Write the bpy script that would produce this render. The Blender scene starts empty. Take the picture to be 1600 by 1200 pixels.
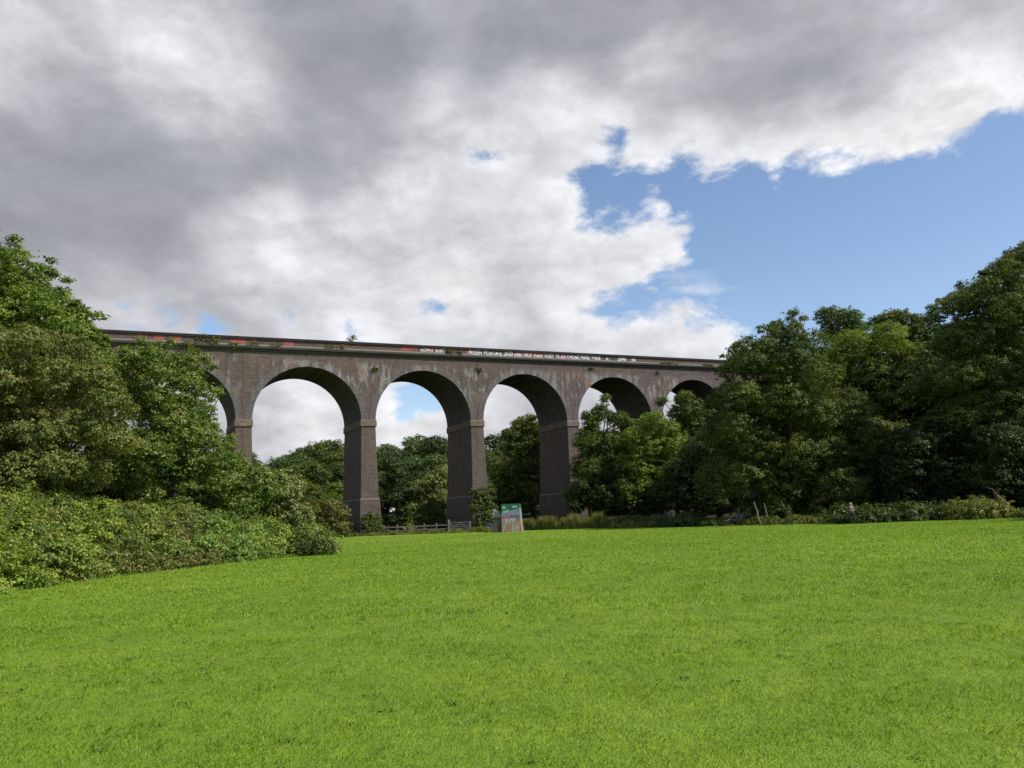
import bpy, bmesh, math, random
import numpy as np
from mathutils import Vector, Matrix

# ------------------------------------------------------------------ camera model
F = 1202.0                      # focal length in photo pixels (1600 wide)
PITCH, ROLL, CAMZ = 0.1675, 0.0442, 1.6
SC = bpy.context.scene
COL = SC.collection

def ray(px, py):
    xr, yr = (px-800.0)/F, (600.0-py)/F
    c, s = math.cos(ROLL), math.sin(ROLL)
    X = xr*c + yr*s; Y = -xr*s + yr*c
    cp, sp = math.cos(PITCH), math.sin(PITCH)
    return np.array([X, cp - sp*Y, sp + cp*Y])

def at(px, py, Y):
    """world point seen at a photo pixel, Y metres ahead"""
    d = ray(px, py)
    return np.array([0, 0, CAMZ]) + d*(Y/d[1])

def smooth(t):
    t = min(1.0, max(0.0, t)); return t*t*(3-2*t)

def ground_z(x, y):
    z = -0.32*smooth((y-25)/40.0)
    z += 9.0*smooth((y-150)/120.0)                       # wooded hillside behind
    z += 5.0*smooth((x-28)/40.0)*smooth((y-70)/40.0)     # bank under the right-hand wood
    return z

# ------------------------------------------------------------------ helpers
def tag(o, label=None, cat=None, group=None, kind=None):
    if label: o['label'] = label
    if cat: o['category'] = cat
    if group: o['group'] = group
    if kind: o['kind'] = kind
    return o

def empty(name, loc=(0, 0, 0), rz=0.0):
    o = bpy.data.objects.new(name, None); COL.objects.link(o)
    o.location = loc; o.rotation_euler = (0, 0, rz); o.empty_display_size = 0.3
    return o

def mesh_np(name, V, Fc, nper, mat, parent=None, rnd=None, smooth_=False):
    me = bpy.data.meshes.new(name)
    V = np.ascontiguousarray(V, dtype=np.float32); Fc = np.ascontiguousarray(Fc, dtype=np.int32)
    me.vertices.add(len(V)); me.vertices.foreach_set('co', V.ravel())
    n = len(Fc)
    me.loops.add(n*nper); me.loops.foreach_set('vertex_index', Fc.ravel())
    me.polygons.add(n)
    me.polygons.foreach_set('loop_start', np.arange(0, n*nper, nper, dtype=np.int32))
    me.polygons.foreach_set('loop_total', np.full(n, nper, dtype=np.int32))
    if rnd is not None:
        a = me.attributes.new('rnd', 'FLOAT', 'FACE'); a.data.foreach_set('value', rnd.astype(np.float32))
    me.materials.append(mat)
    me.update(calc_edges=True)
    o = bpy.data.objects.new(name, me); COL.objects.link(o)
    if parent is not None: o.parent = parent
    return o

class MB:
    """collects simple solids into one mesh"""
    def __init__(s): s.v = []; s.f = []; s.m = []
    def face(s, pts, m=0):
        b = len(s.v); s.v += [tuple(p) for p in pts]; s.f.append(list(range(b, b+len(pts)))); s.m.append(m)
    def hexa(s, p, m=0):
        b = len(s.v); s.v += [tuple(q) for q in p]
        for f in ((0,3,2,1),(4,5,6,7),(0,1,5,4),(1,2,6,5),(2,3,7,6),(3,0,4,7)):
            s.f.append([b+i for i in f]); s.m.append(m)
    def box(s, x0, x1, y0, y1, z0, z1, m=0):
        s.hexa([(x0,y0,z0),(x1,y0,z0),(x1,y1,z0),(x0,y1,z0),(x0,y0,z1),(x1,y0,z1),(x1,y1,z1),(x0,y1,z1)], m)
    def frustum(s, a, b, m=0):   # a,b = (x0,x1,y0,y1,z)
        (x0,x1,y0,y1,z0),(X0,X1,Y0,Y1,z1) = a, b
        s.hexa([(x0,y0,z0),(x1,y0,z0),(x1,y1,z0),(x0,y1,z0),(X0,Y0,z1),(X1,Y0,z1),(X1,Y1,z1),(X0,Y1,z1)], m)
    def bar(s, a, b, w, h=None, m=0):
        a = Vector(a); b = Vector(b); h = h or w
        d = (b-a).normalized(); up = Vector((0,0,1)) if abs(d.z) < .95 else Vector((0,1,0))
        sx = d.cross(up).normalized()*w/2; sy = sx.cross(d).normalized()*h/2
        s.hexa([a-sx-sy,a+sx-sy,a+sx+sy,a-sx+sy,b-sx-sy,b+sx-sy,b+sx+sy,b-sx+sy], m)
    def tube(s, pts, rad, n=8, m=0):
        rings = []
        for i, p in enumerate(pts):
            p = Vector(p)
            d = (Vector(pts[min(i+1, len(pts)-1)]) - Vector(pts[max(i-1, 0)])).normalized()
            u = d.cross(Vector((0.3, 0.9, 0.1))).normalized(); w = d.cross(u)
            b = len(s.v)
            for k in range(n):
                a = 2*math.pi*k/n
                s.v.append(tuple(p + (u*math.cos(a)+w*math.sin(a))*rad[i]))
            rings.append(b)
        for i in range(len(rings)-1):
            for k in range(n):
                k2 = (k+1) % n
                s.f.append([rings[i]+k, rings[i]+k2, rings[i+1]+k2, rings[i+1]+k]); s.m.append(m)
        s.f.append([rings[-1]+k for k in range(n)]); s.m.append(m)
        s.f.append([rings[0]+k for k in reversed(range(n))]); s.m.append(m)
    def build(s, name, mats, parent=None, bevel=0, smooth_=False):
        me = bpy.data.meshes.new(name)
        me.from_pydata(s.v, [], s.f)
        for m in (mats if isinstance(mats, (list, tuple)) else [mats]): me.materials.append(m)
        me.polygons.foreach_set('material_index', s.m)
        if smooth_: me.polygons.foreach_set('use_smooth', [True]*len(s.f))
        me.update()
        o = bpy.data.objects.new(name, me); COL.objects.link(o)
        if parent is not None: o.parent = parent
        if bevel:
            md = o.modifiers.new('bevel', 'BEVEL'); md.width = bevel; md.segments = 2; md.limit_method = 'ANGLE'
        return o

# ------------------------------------------------------------------ node helpers
class NT:
    def __init__(s, tree): s.t = tree
    def n(s, typ, **kw):
        nd = s.t.nodes.new(typ)
        for k, v in kw.items(): setattr(nd, k, v)
        return nd
    def link(s, a, b): s.t.links.new(a, b)
    def set(s, sock, v):
        if isinstance(v, bpy.types.NodeSocket): s.link(v, sock)
        else:
            if hasattr(sock.default_value, '__len__') and not hasattr(v, '__len__'): v = (v,)*len(sock.default_value)
            if hasattr(sock.default_value, '__len__') and len(sock.default_value) == 4 and len(v) == 3: v = (*v, 1)
            sock.default_value = v
    def math(s, op, a, b=0.0, c=None, clamp=False):
        nd = s.n('ShaderNodeMath', operation=op, use_clamp=clamp)
        s.set(nd.inputs[0], a)
        s.set(nd.inputs[1], b)
        if c is not None: s.set(nd.inputs[2], c)
        return nd.outputs[0]
    def vmath(s, op, a, b=(0,0,0), scale=None):
        nd = s.n('ShaderNodeVectorMath', operation=op)
        s.set(nd.inputs[0], a)
        if scale is not None: s.set(nd.inputs['Scale'], scale)
        else: s.set(nd.inputs[1], b)
        return nd.outputs['Value'] if op in ('DOT_PRODUCT', 'LENGTH', 'DISTANCE') else nd.outputs[0]
    def noise(s, vec, scale, detail=4, rough=.5, dist=0.0):
        nd = s.n('ShaderNodeTexNoise'); s.set(nd.inputs['Vector'], vec)
        nd.inputs['Scale'].default_value = scale; nd.inputs['Detail'].default_value = detail
        nd.inputs['Roughness'].default_value = rough; nd.inputs['Distortion'].default_value = dist
        return nd.outputs['Fac']
    def mix(s, f, a, b, mode='MIX'):
        nd = s.n('ShaderNodeMix', data_type='RGBA', blend_type=mode)
        s.set(nd.inputs[0], f); s.set(nd.inputs[6], a); s.set(nd.inputs[7], b)
        return nd.outputs[2]
    def ramp(s, x, lo, hi, a=0.0, b=1.0, smooth_=False):
        nd = s.n('ShaderNodeMapRange'); nd.interpolation_type = 'SMOOTHSTEP' if smooth_ else 'LINEAR'
        s.set(nd.inputs[0], x); s.set(nd.inputs[1], lo); s.set(nd.inputs[2], hi); s.set(nd.inputs[3], a); s.set(nd.inputs[4], b)
        return nd.outputs[0]
    def scale(s, vec, sc):
        nd = s.n('ShaderNodeMapping'); s.set(nd.inputs[0], vec); nd.inputs['Scale'].default_value = sc
        return nd.outputs[0]

def new_mat(name):
    m = bpy.data.materials.new(name); m.use_nodes = True
    t = m.node_tree; t.nodes.clear()
    return m, NT(t)

def finish(N, col, rough=.8, bump=None, strength=.3, dist=.02, spec=.3, metal=0.0, transl=None, tcol=None):
    p = N.n('ShaderNodeBsdfPrincipled'); out = N.n('ShaderNodeOutputMaterial')
    N.set(p.inputs['Base Color'], col); N.set(p.inputs['Roughness'], rough)
    p.inputs['Specular IOR Level'].default_value = spec; p.inputs['Metallic'].default_value = metal
    if bump is not None:
        b = N.n('ShaderNodeBump'); b.inputs['Strength'].default_value = strength; b.inputs['Distance'].default_value = dist
        N.link(bump, b.inputs['Height']); N.link(b.outputs[0], p.inputs['Normal'])
    sh = p.outputs[0]
    if transl:
        tr = N.n('ShaderNodeBsdfTranslucent'); N.set(tr.inputs[0], tcol if tcol is not None else col)
        mx = N.n('ShaderNodeMixShader'); mx.inputs[0].default_value = transl
        N.link(sh, mx.inputs[1]); N.link(tr.outputs[0], mx.inputs[2]); sh = mx.outputs[0]
    N.link(sh, out.inputs[0])

def objco(N): return N.n('ShaderNodeTexCoord').outputs['Object']

def simple_mat(name, c1, c2, scale=6, rough=.8, spec=.3, metal=0, stretch=(1,1,1), bump=.3, dist=.01):
    m, N = new_mat(name); v = N.scale(objco(N), stretch)
    n1 = N.noise(v, scale, 6, .6)
    finish(N, N.mix(N.ramp(n1, .3, .7), c1, c2), rough, n1, bump, dist, spec, metal)
    return m

def leaf_mat(name, dark, mid, light, transl=.3, clump=.9, tip=None, k=(1.62, 1.45, 1.25)):
    dark, mid, light = [tuple(a*b for a, b in zip(c, k)) for c in (dark, mid, light)]
    if tip: tip = tuple(a*b for a, b in zip(tip, k))
    m, N = new_mat(name)
    a = N.n('ShaderNodeAttribute'); a.attribute_name = 'rnd'; r = a.outputs['Fac']
    nz = N.noise(objco(N), clump, 3, .55)
    f = N.math('ADD', N.math('MULTIPLY', r, .55), N.math('MULTIPLY', N.ramp(nz, .3, .7), .45))
    c = N.mix(N.ramp(f, 0.1, .55), dark, mid)
    c = N.mix(N.ramp(f, .55, .95), c, light)
    if tip is not None:
        nz2 = N.noise(objco(N), clump*1.7, 2, .5)
        c = N.mix(N.math('MULTIPLY', N.ramp(nz2, .52, .66), N.ramp(r, .3, .6)), c, tip)
    tc = N.mix(1.0, c, (1.25, 1.2, .45), 'MULTIPLY')
    finish(N, c, .48, spec=.24, transl=transl, tcol=tc)
    return m

# ------------------------------------------------------------------ materials
def brick_mat(name, base, dark, warm, stains=True, soffit=False):
    m, N = new_mat(name); P = objco(N)
    sx = N.n('ShaderNodeSeparateXYZ'); N.link(P, sx.inputs[0])
    u = N.math('ADD', sx.outputs[0], sx.outputs[1]); z = sx.outputs[2]
    cb = N.n('ShaderNodeCombineXYZ'); N.link(u, cb.inputs[0]); N.link(z, cb.inputs[1])
    uz = cb.outputs[0]
    bt = N.n('ShaderNodeTexBrick'); N.link(uz, bt.inputs['Vector'])
    bt.inputs['Color1'].default_value = (.25,.25,.25,1); bt.inputs['Color2'].default_value = (.75,.75,.75,1)
    bt.inputs['Mortar'].default_value = (1,1,1,1); bt.inputs['Scale'].default_value = 1.0
    bt.inputs['Brick Width'].default_value = .80; bt.inputs['Row Height'].default_value = .27
    bt.inputs['Mortar Size'].default_value = .04; bt.inputs['Bias'].default_value = 0
    bv = N.n('ShaderNodeRGBToBW'); N.link(bt.outputs[0], bv.inputs[0]); bv = bv.outputs[0]
    big = N.noise(P, .22, 5, .6)
    med = N.noise(P, 1.1, 5, .65)
    col = N.mix(N.ramp(big, .35, .68), base, warm)
    col = N.mix(N.ramp(med, .42, .75, 0, .75), col, dark)
    col = N.mix(N.ramp(bv, 0, 1, 0, .50), col, (.23,.19,.165))
    hc = N.noise(N.scale(P, (.7, .7, 7.0)), 1.6, 4, .7)
    col = N.mix(N.ramp(hc, .45, .7, 0, .55), col, dark)
    fine = N.noise(P, 5.5, 3, .7)
    col = N.mix(N.ramp(fine, .35, .75, 0, .5), col, dark)
    # vertical run-off streaks
    sv = N.scale(P, (1.0, 1.0, .09)); st = N.noise(sv, 1.5, 6, .65)
    col = N.mix(N.ramp(st, .52, .72, 0, .55), col, N.mix(.5, dark, (.02,.02,.02)))
    if stains:
        # lime bloom hanging in the haunches just under the cornice and over the rings
        hz = N.math('MULTIPLY', N.ramp(z, 16.5, 20.5, 0, 1, True), N.ramp(z, 23.4, 22.2, 0, 1, True))
        lv = N.noise(N.scale(P, (1.0, 1.0, .28)), 1.25, 7, .72)
        lo = N.noise(P, .16, 2, .5)
        lf = N.math('MULTIPLY', N.ramp(N.math('ADD', lv, N.math('MULTIPLY', lo, .60)), .80, .90), hz)
        lt = N.noise(P, .33, 2, .5)
        fine2 = N.noise(P, 4.0, 3, .7)
        lime = N.mix(N.ramp(lt, .50, .62), (.36,.345,.33), (.30,.185,.10))
        col = N.mix(N.math('MULTIPLY', lf, N.ramp(fine2, .35, .65, .2, .68)), col, lime)
        # damp green-black growth low on the piers
        col = N.mix(N.math('MULTIPLY', N.ramp(z, 3.0, 0.0), N.ramp(med, .35, .6, 0, .6)), col, (.035,.04,.025))
    finish(N, col, .85, N.math('ADD', bv, med), .35, .04, .2)
    return m

M = {}
M['brick'] = brick_mat('weathered_blue_brick', (.086,.061,.050), (.030,.025,.024), (.135,.070,.046))
M['ring'] = brick_mat('arch_ring_brick', (.105,.092,.090), (.045,.040,.043), (.13,.105,.092))
M['soffit'] = brick_mat('shaded_soffit_brick', (.030,.026,.025), (.016,.014,.014), (.038,.030,.025), stains=False)  # brick darkened: the shade under the arches is put into its colour
M['parapet'] = brick_mat('parapet_brick', (.100,.055,.043), (.042,.027,.023), (.15,.055,.035), stains=False)
M['stone'] = simple_mat('impost_stone', (.21,.145,.105), (.085,.07,.062), 1.6, .85, stretch=(1,1,2))
M['stone_grey'] = simple_mat('cornice_stone', (.075,.064,.053), (.04,.038,.032), 1.3, .85, stretch=(.5,1,3))
M['string'] = simple_mat('string_course', (.30,.28,.26), (.24,.23,.21), 2.5, .85)
M['ledge'] = simple_mat('plinth_ledge', (.18,.16,.145), (.10,.09,.08), 2.5, .85)
M['coping'] = simple_mat('coping_brick', (.012,.011,.012), (.03,.022,.021), 1.8, .75)
M['ballast'] = simple_mat('ballast', (.16,.14,.12), (.08,.07,.065), 8, .95)
M['red_paint'] = simple_mat('red_paint', (.42,.09,.06), (.24,.07,.06), 2.2, .75)
M['white_paint'] = simple_mat('white_paint', (.80,.78,.78), (.55,.53,.53), 3.0, .75)
M['bark'] = simple_mat('bark', (.09,.075,.055), (.035,.03,.024), 6, .9, stretch=(3,3,.5), bump=.6, dist=.03)
M['dead_bark'] = simple_mat('dead_wood', (.17,.10,.07), (.07,.04,.03), 5, .9, stretch=(3,3,.5), bump=.6, dist=.03)
M['pale_wood'] = simple_mat('barkless_wood', (.22,.20,.17), (.11,.10,.085), 5, .85, stretch=(3,3,.5))
M['fence_wood'] = simple_mat('weathered_fence_wood', (.30,.26,.20), (.14,.12,.09), 5, .85, stretch=(2,2,2))
M['concrete_dark'] = simple_mat('mossy_concrete', (.13,.11,.07), (.05,.05,.03), 1.8, .95, stretch=(2.5,2.5,.35), bump=.5, dist=.03)
M['steel'] = simple_mat('galvanised_steel', (.72,.72,.72), (.5,.5,.5), 8, .5, metal=.1)
M['roof_white'] = simple_mat('pale_roof', (.72,.72,.74), (.55,.55,.57), 1.5, .5)
M['cream_wall'] = simple_mat('dull_cream_wall', (.12,.115,.10), (.07,.07,.06), 2, .8)
M['glass'] = simple_mat('dark_window', (.02,.025,.03), (.03,.035,.04), 2, .15, spec=.6)
M['tarp'] = simple_mat('blue_tarpaulin', (.10,.15,.33), (.05,.08,.2), 2.5, .6)

LG = dict(
 ash   = leaf_mat('leaf_fresh',  (.035,.068,.014), (.085,.145,.024), (.205,.285,.055), .33, .55),
 olive = leaf_mat('leaf_olive',  (.035,.055,.014), (.100,.132,.034), (.230,.262,.085), .28, .5, tip=(.150,.135,.050)),
 maple = leaf_mat('leaf_maple',  (.024,.052,.011), (.070,.125,.023), (.210,.285,.070), .33, .5, tip=(.24,.26,.085)),
 pale  = leaf_mat('leaf_pale',   (.060,.085,.028), (.125,.170,.050), (.260,.300,.120), .30, .7, k=(1.7,1.5,1.5)),
 bramble = leaf_mat('leaf_bramble', (.045,.080,.016), (.115,.190,.032), (.240,.340,.062), .34, .45, tip=(.28,.34,.06)),
 bramble_dull = leaf_mat('leaf_bramble_dull', (.042,.074,.018), (.104,.166,.032), (.220,.300,.075), .3, .6, tip=(.25,.25,.07)),
 bramble_blue = leaf_mat('leaf_bramble_bluish', (.040,.078,.018), (.098,.172,.040), (.205,.310,.075), .3, .5),
 rust  = leaf_mat('leaf_nettle', (.038,.068,.018), (.085,.125,.030), (.190,.230,.065), .28, .8, tip=(.17,.13,.055)),
 bed = leaf_mat('leaf_nettle_bed', (.020,.038,.012), (.050,.082,.022), (.110,.150,.045), .28, .8),
 spiky = leaf_mat('leaf_broom',  (.025,.048,.012), (.055,.090,.022), (.100,.135,.032), .2, .8),
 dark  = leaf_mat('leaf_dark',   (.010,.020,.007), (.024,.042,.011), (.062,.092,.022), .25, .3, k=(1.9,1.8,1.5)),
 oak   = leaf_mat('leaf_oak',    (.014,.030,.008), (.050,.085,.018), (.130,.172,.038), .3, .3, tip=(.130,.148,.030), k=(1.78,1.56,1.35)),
 yellow= leaf_mat('leaf_yellowgreen', (.030,.055,.010), (.085,.132,.020), (.200,.255,.044), .33, .35, tip=(.195,.235,.040), k=(1.7,1.62,1.4)),
 hill  = leaf_mat('leaf_hillside', (.022,.042,.013), (.048,.080,.021), (.090,.128,.034), .25, .12, k=(2.1,1.95,1.7)),
 ivy   = leaf_mat('leaf_ivy',    (.025,.045,.010), (.060,.092,.018), (.120,.150,.030), .2, 1.2),
 fern  = leaf_mat('leaf_fern',   (.050,.075,.018), (.115,.150,.034), (.200,.215,.060), .3, .8),
 brown = leaf_mat('leaf_brownish', (.040,.048,.014), (.100,.105,.028), (.190,.185,.050), .2, .8),
 dry   = leaf_mat('dry_grass',   (.060,.078,.022), (.115,.135,.040), (.210,.200,.080), .3, .6),
)

# ------------------------------------------------------------------ foliage
def unit(v): return v/np.maximum(np.linalg.norm(v, axis=1, keepdims=True), 1e-6)

def leaves(C, Nn, size, rng, aspect=.55):
    """rhombic leaves folded on their midrib: centres, normals, lengths -> verts, quads"""
    n = len(C)
    t = unit(np.cross(Nn, rng.normal(size=(n, 3)))); b = np.cross(Nn, t)
    L = size[:, None]
    V = np.empty((n, 4, 3))
    V[:, 0] = C - t*L*.5; V[:, 2] = C + t*L*.5 - Nn*L*.08
    V[:, 1] = C + b*L*.5*aspect + Nn*L*.12; V[:, 3] = C - b*L*.5*aspect + Nn*L*.12
    return V.reshape(-1, 3), np.arange(n*4).reshape(n, 4)

def crown_pts(lobes, leaf, rng, cover=2.2, puff=None, inner=.35, sprig=.18, down=.35, flat=.55):
    """lobes: array (n,6) centre+radii. Leaf tufts spread over the outside of the union of lobes"""
    C = []; Nn = []; S = []
    L = np.array(lobes, dtype=float)
    larea = leaf*leaf*.28
    for i, l in enumerate(L):
        c, r = l[:3], l[3:6]; rm = r.mean()
        rp = puff if puff else np.clip(rm*.23, leaf*1.8, 1.2)
        area = 4*math.pi*rm*rm
        npf = max(8, int(area*.95/(math.pi*rp*rp*.55)))
        d = unit(rng.normal(size=(npf, 3)))
        keep = (d[:, 2] > -down) | (rng.random(npf) < .35)
        d = d[keep]
        rad = rng.uniform(.78, 1.06, len(d)); sp = rng.random(len(d)) < sprig
        rad[sp] = rng.uniform(1.08, 1.28, sp.sum())
        P = c + d*r*rad[:, None]
        ok = np.ones(len(P), bool)
        for j, m in enumerate(L):
            if j != i:
                ok &= (((P-m[:3])/m[3:6])**2).sum(1) > .62
        P, d, sp = P[ok], d[ok], sp[ok]
        if not len(P): continue
        k = max(6, int(cover*math.pi*rp*rp/larea*.42))
        kk = np.where(sp, k*.45, k*rng.uniform(.5, 1.25, len(P))).astype(int)
        idx = np.repeat(np.arange(len(P)), kk)
        prs = rp*rng.uniform(.65, 1.2, len(P))*np.where(sp, .6, 1)
        off = rng.normal(size=(len(idx), 3))*.5
        off[:, 2] *= flat
        # tufts droop at the rim
        hr = np.hypot(off[:, 0], off[:, 1]); off[:, 2] -= .22*hr
        Q = P[idx] + off*prs[idx][:, None]
        n = unit(d[idx]*.55 + np.array([0, 0, .55]) + off*.5 + rng.normal(size=Q.shape)*.42)
        C.append(Q); Nn.append(n); S.append(leaf*rng.uniform(.6, 1.3, len(Q)))
        # inner foliage that closes the crown
        ni = int(inner*area/(leaf*leaf))
        q = unit(rng.normal(size=(ni, 3)))*(rng.uniform(.35, .8, ni)[:, None])
        C.append(c+q*r); Nn.append(unit(rng.normal(size=q.shape)+np.array([0, 0, .4]))); S.append(leaf*rng.uniform(1.1, 1.9, ni))
    return np.concatenate(C), np.concatenate(Nn), np.concatenate(S)

def foliage(name, lobes, leaf, seed, mat, parent, zmin=None, fill=None, **kw):
    rng = np.random.default_rng(seed)
    C, Nn, S = crown_pts(lobes, leaf, rng, **kw)
    if fill:
        for l in fill:        # big shaded leaves deep inside the crown keep it from being see-through
            l = np.array(l); n = int(l[3]*l[5]/(leaf*leaf)*1.6)
            q = unit(rng.normal(size=(n, 3)))*(rng.random(n)[:, None]**.4)
            C = np.concatenate([C, l[:3]+q*l[3:6]*.95]); Nn = np.concatenate([Nn, unit(rng.normal(size=q.shape))]); S = np.concatenate([S, leaf*rng.uniform(1.4, 2.3, n)])
    if zmin is not None:
        k = C[:, 2] > zmin; C, Nn, S = C[k], Nn[k], S[k]
    V, Q = leaves(C, Nn, S, rng)
    return mesh_np(name, V, Q, 4, mat, parent, rnd=rng.random(len(Q)))

def wobble(a, b, n, amp, rng):
    a = np.array(a, float); b = np.array(b, float)
    return [tuple(a+(b-a)*t + (rng.normal(size=3)*amp*math.sin(math.pi*t))) for t in np.linspace(0, 1, n)]

def trunk_mesh(base, top, r, lobes, rng, mat, parent, nlimb=7, name='trunk'):
    m = MB(); pts = wobble(base, top, 7, .12*r*6, rng)
    m.tube([(pts[0][0], pts[0][1], pts[0][2]-.3)]+pts, [r*1.5]+[r*(1-.11*i)*(1.15 if i == 0 else 1) for i in range(7)], 9)
    L = np.array(lobes)
    pick = L[rng.permutation(len(L))[:nlimb]]
    for l in pick:
        k = int(rng.integers(2, 6)); s = pts[k]
        e = l[:3] + rng.normal(size=3)*l[3:6]*.3
        if e[2] < s[2]-1: continue
        w = wobble(s, e, 5, .25, rng)
        rr = r*.45
        m.tube(w, [rr, rr*.8, rr*.55, rr*.35, rr*.15], 6)
    return m.build(name, mat, parent, smooth_=True)

def tree(name, label, cat, spec, Y, leaf, mat, seed, depth=.75, trunk_r=None, group=None, bark='bark', rounds=3, **kw):
    """spec: lobes in photo pixels (px, py, radius px) seen Y metres ahead; given real depth, radius and position"""
    rng = np.random.default_rng(seed)
    A = np.array([[*at(x, y, Y), r*.9*Y/F] for x, y, r in spec])
    x0, x1 = (A[:, 0]-A[:, 3]).min(), (A[:, 0]+A[:, 3]).max()
    cx, R = (x0+x1)/2, (x1-x0)/2
    gx, gy = cx, Y
    gz = ground_z(gx, gy)
    zt = (A[:, 2]+A[:, 3]).max()
    lob = []
    for x, y, z, r in A:
        q = math.sqrt(max(0.05, 1-min(1, abs(x-cx)/R)**2))*R*depth
        for k in range(rounds):
            o = (0, -1, 1, -.5, .5)[k]
            f = 1 if k == 0 else rng.uniform(.72, .95)
            sh = 0 if k == 0 else -rng.uniform(.05, .22)*r
            xx = x + (0 if k == 0 else rng.normal()*r*.25)
            lob.append([xx-gx, q*(o*.62+rng.normal()*.12), z-gz+sh, r*f, r*f*rng.uniform(.85, 1.15), r*f*rng.uniform(.72, .92)])
    root = empty(name, (gx, gy, gz)); tag(root, label, cat, group)
    H = zt-gz
    core = []
    for x, y, z, r in A:
        core.append([x-gx, 0, z-gz-.1*r, r*.8, max(r*.8, R*.35), r*.75])
    kw.setdefault('fill', core)
    foliage('crown', lob, leaf, seed+1, mat, root, zmin=.05, **kw)
    tr = trunk_r or H*.022
    trunk_mesh((0, 0, 0), (rng.normal()*.5, rng.normal()*.3, H*.62), tr, lob, rng, M[bark], root)
    return root

def bush(name, label, cat, lobes, leaf, mat, seed, group=None, part='foliage', stems=True, origin=None, **kw):
    """lobes in world metres: (x,y,z,rx,ry,rz)"""
    L = np.array(lobes, float)
    o = origin if origin is not None else (L[:, 0].mean(), L[:, 1].mean())
    oz = ground_z(*o)
    root = empty(name, (o[0], o[1], oz)); tag(root, label, cat, group)
    L[:, 0] -= o[0]; L[:, 1] -= o[1]; L[:, 2] -= oz
    foliage(part, L, leaf, seed, mat, root, zmin=-.05, down=.9, **kw)
    if stems:
        rng = np.random.default_rng(seed+5)
        for i in range(min(5, 2+len(L))):
            m = MB()
            l = L[rng.integers(len(L))]
            b = (l[0]*.7+rng.normal()*.15, l[1]*.7+rng.normal()*.15, -.1)
            e = l[:3]+rng.normal(size=3)*l[3:6]*.45
            m.tube(wobble(b, e, 5, .06, rng), [.035, .03, .024, .018, .008], 5)
            m.build('stem', M['bark'], root)
    return root

def pxlobes(spec, Y, flat=.85, deep=1.0):
    out = []
    for s in spec:
        x, y, r = s[:3]; yy = Y+(s[3] if len(s) > 3 else 0)
        p = at(x, y, yy); R = r*yy/F
        out.append([*p, R, R*deep, R*flat])
    return out

# ================================================================== GROUND
def field_edge(x):
    """distance ahead at which the mown grass gives way to the wood, by lateral position"""
    pts = [(-120, 60), (-60, 90), (-25, 100), (-2, 92), (8, 88), (16, 72), (30, 60), (45, 57), (60, 55), (120, 50)]
    return float(np.interp(x, [p[0] for p in pts], [p[1] for p in pts]))

def ground_mats():
    m, N = new_mat('mown_grass'); P = objco(N)
    pat = N.noise(P, .11, 5, .6); pat2 = N.noise(P, .7, 5, .6); fine = N.noise(P, 9.0, 4, .75); vf = N.noise(P, 45, 2, .7)
    grain = N.noise(N.scale(P, (1.6, .55, 1)), 3.2, 4, .75)
    c = N.mix(N.ramp(pat, .35, .65), (.185,.285,.017), (.265,.360,.028))
    c = N.mix(N.ramp(pat2, .38, .68, 0, .55), c, (.110,.205,.014))
    c = N.mix(N.ramp(grain, .45, .70, 0, .5), c, (.10,.18,.016))
    c = N.mix(N.ramp(fine, .4, .72, 0, .65), c, (.09,.16,.014))
    c = N.mix(N.ramp(vf, .55, .75, 0, .5), c, (.22,.32,.04))
    h = N.math('ADD', N.math('MULTIPLY', fine, .6), N.math('ADD', vf, N.math('MULTIPLY', grain, 1.6)))
    finish(N, c, .75, h, .8, .05, .15)
    m2, N = new_mat('woodland_litter'); P = objco(N)
    a = N.noise(P, .8, 6, .6); b = N.noise(P, 7, 5, .7)
    c = N.mix(N.ramp(a, .4, .6), (.045,.038,.022), (.03,.045,.015)); c = N.mix(N.ramp(b, .4, .7, 0, .7), c, (.02,.018,.012))
    finish(N, c, .95, b, .6, .05, .1)
    return m, m2
MG, ML = ground_mats()

def build_ground():
    xs = np.unique(np.concatenate([np.linspace(-2600, -130, 16), np.linspace(-130, 130, 131), np.linspace(130, 2600, 16)]))
    ys = np.unique(np.concatenate([np.linspace(-600, -20, 8), np.linspace(-20, 160, 91), np.linspace(160, 340, 30), np.linspace(340, 4200, 12)]))
    nx, ny = len(xs), len(ys)
    V = np.array([[x, y, ground_z(x, y)] for y in ys for x in xs])
    i = np.arange(nx*ny).reshape(ny, nx)
    Q = np.stack([i[:-1, :-1], i[:-1, 1:], i[1:, 1:], i[1:, :-1]], -1).reshape(-1, 4)
    o = mesh_np('ground', V, Q, 4, MG); o.data.materials.append(ML)
    mi = []
    for q in Q:
        c = V[q].mean(0)
        mi.append(1 if c[1] > field_edge(c[0])+1.5 else 0)
    o.data.polygons.foreach_set('material_index', mi)
    o.data.polygons.foreach_set('use_smooth', [True]*len(Q))
    tag(o, kind='structure')
build_ground()

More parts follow.
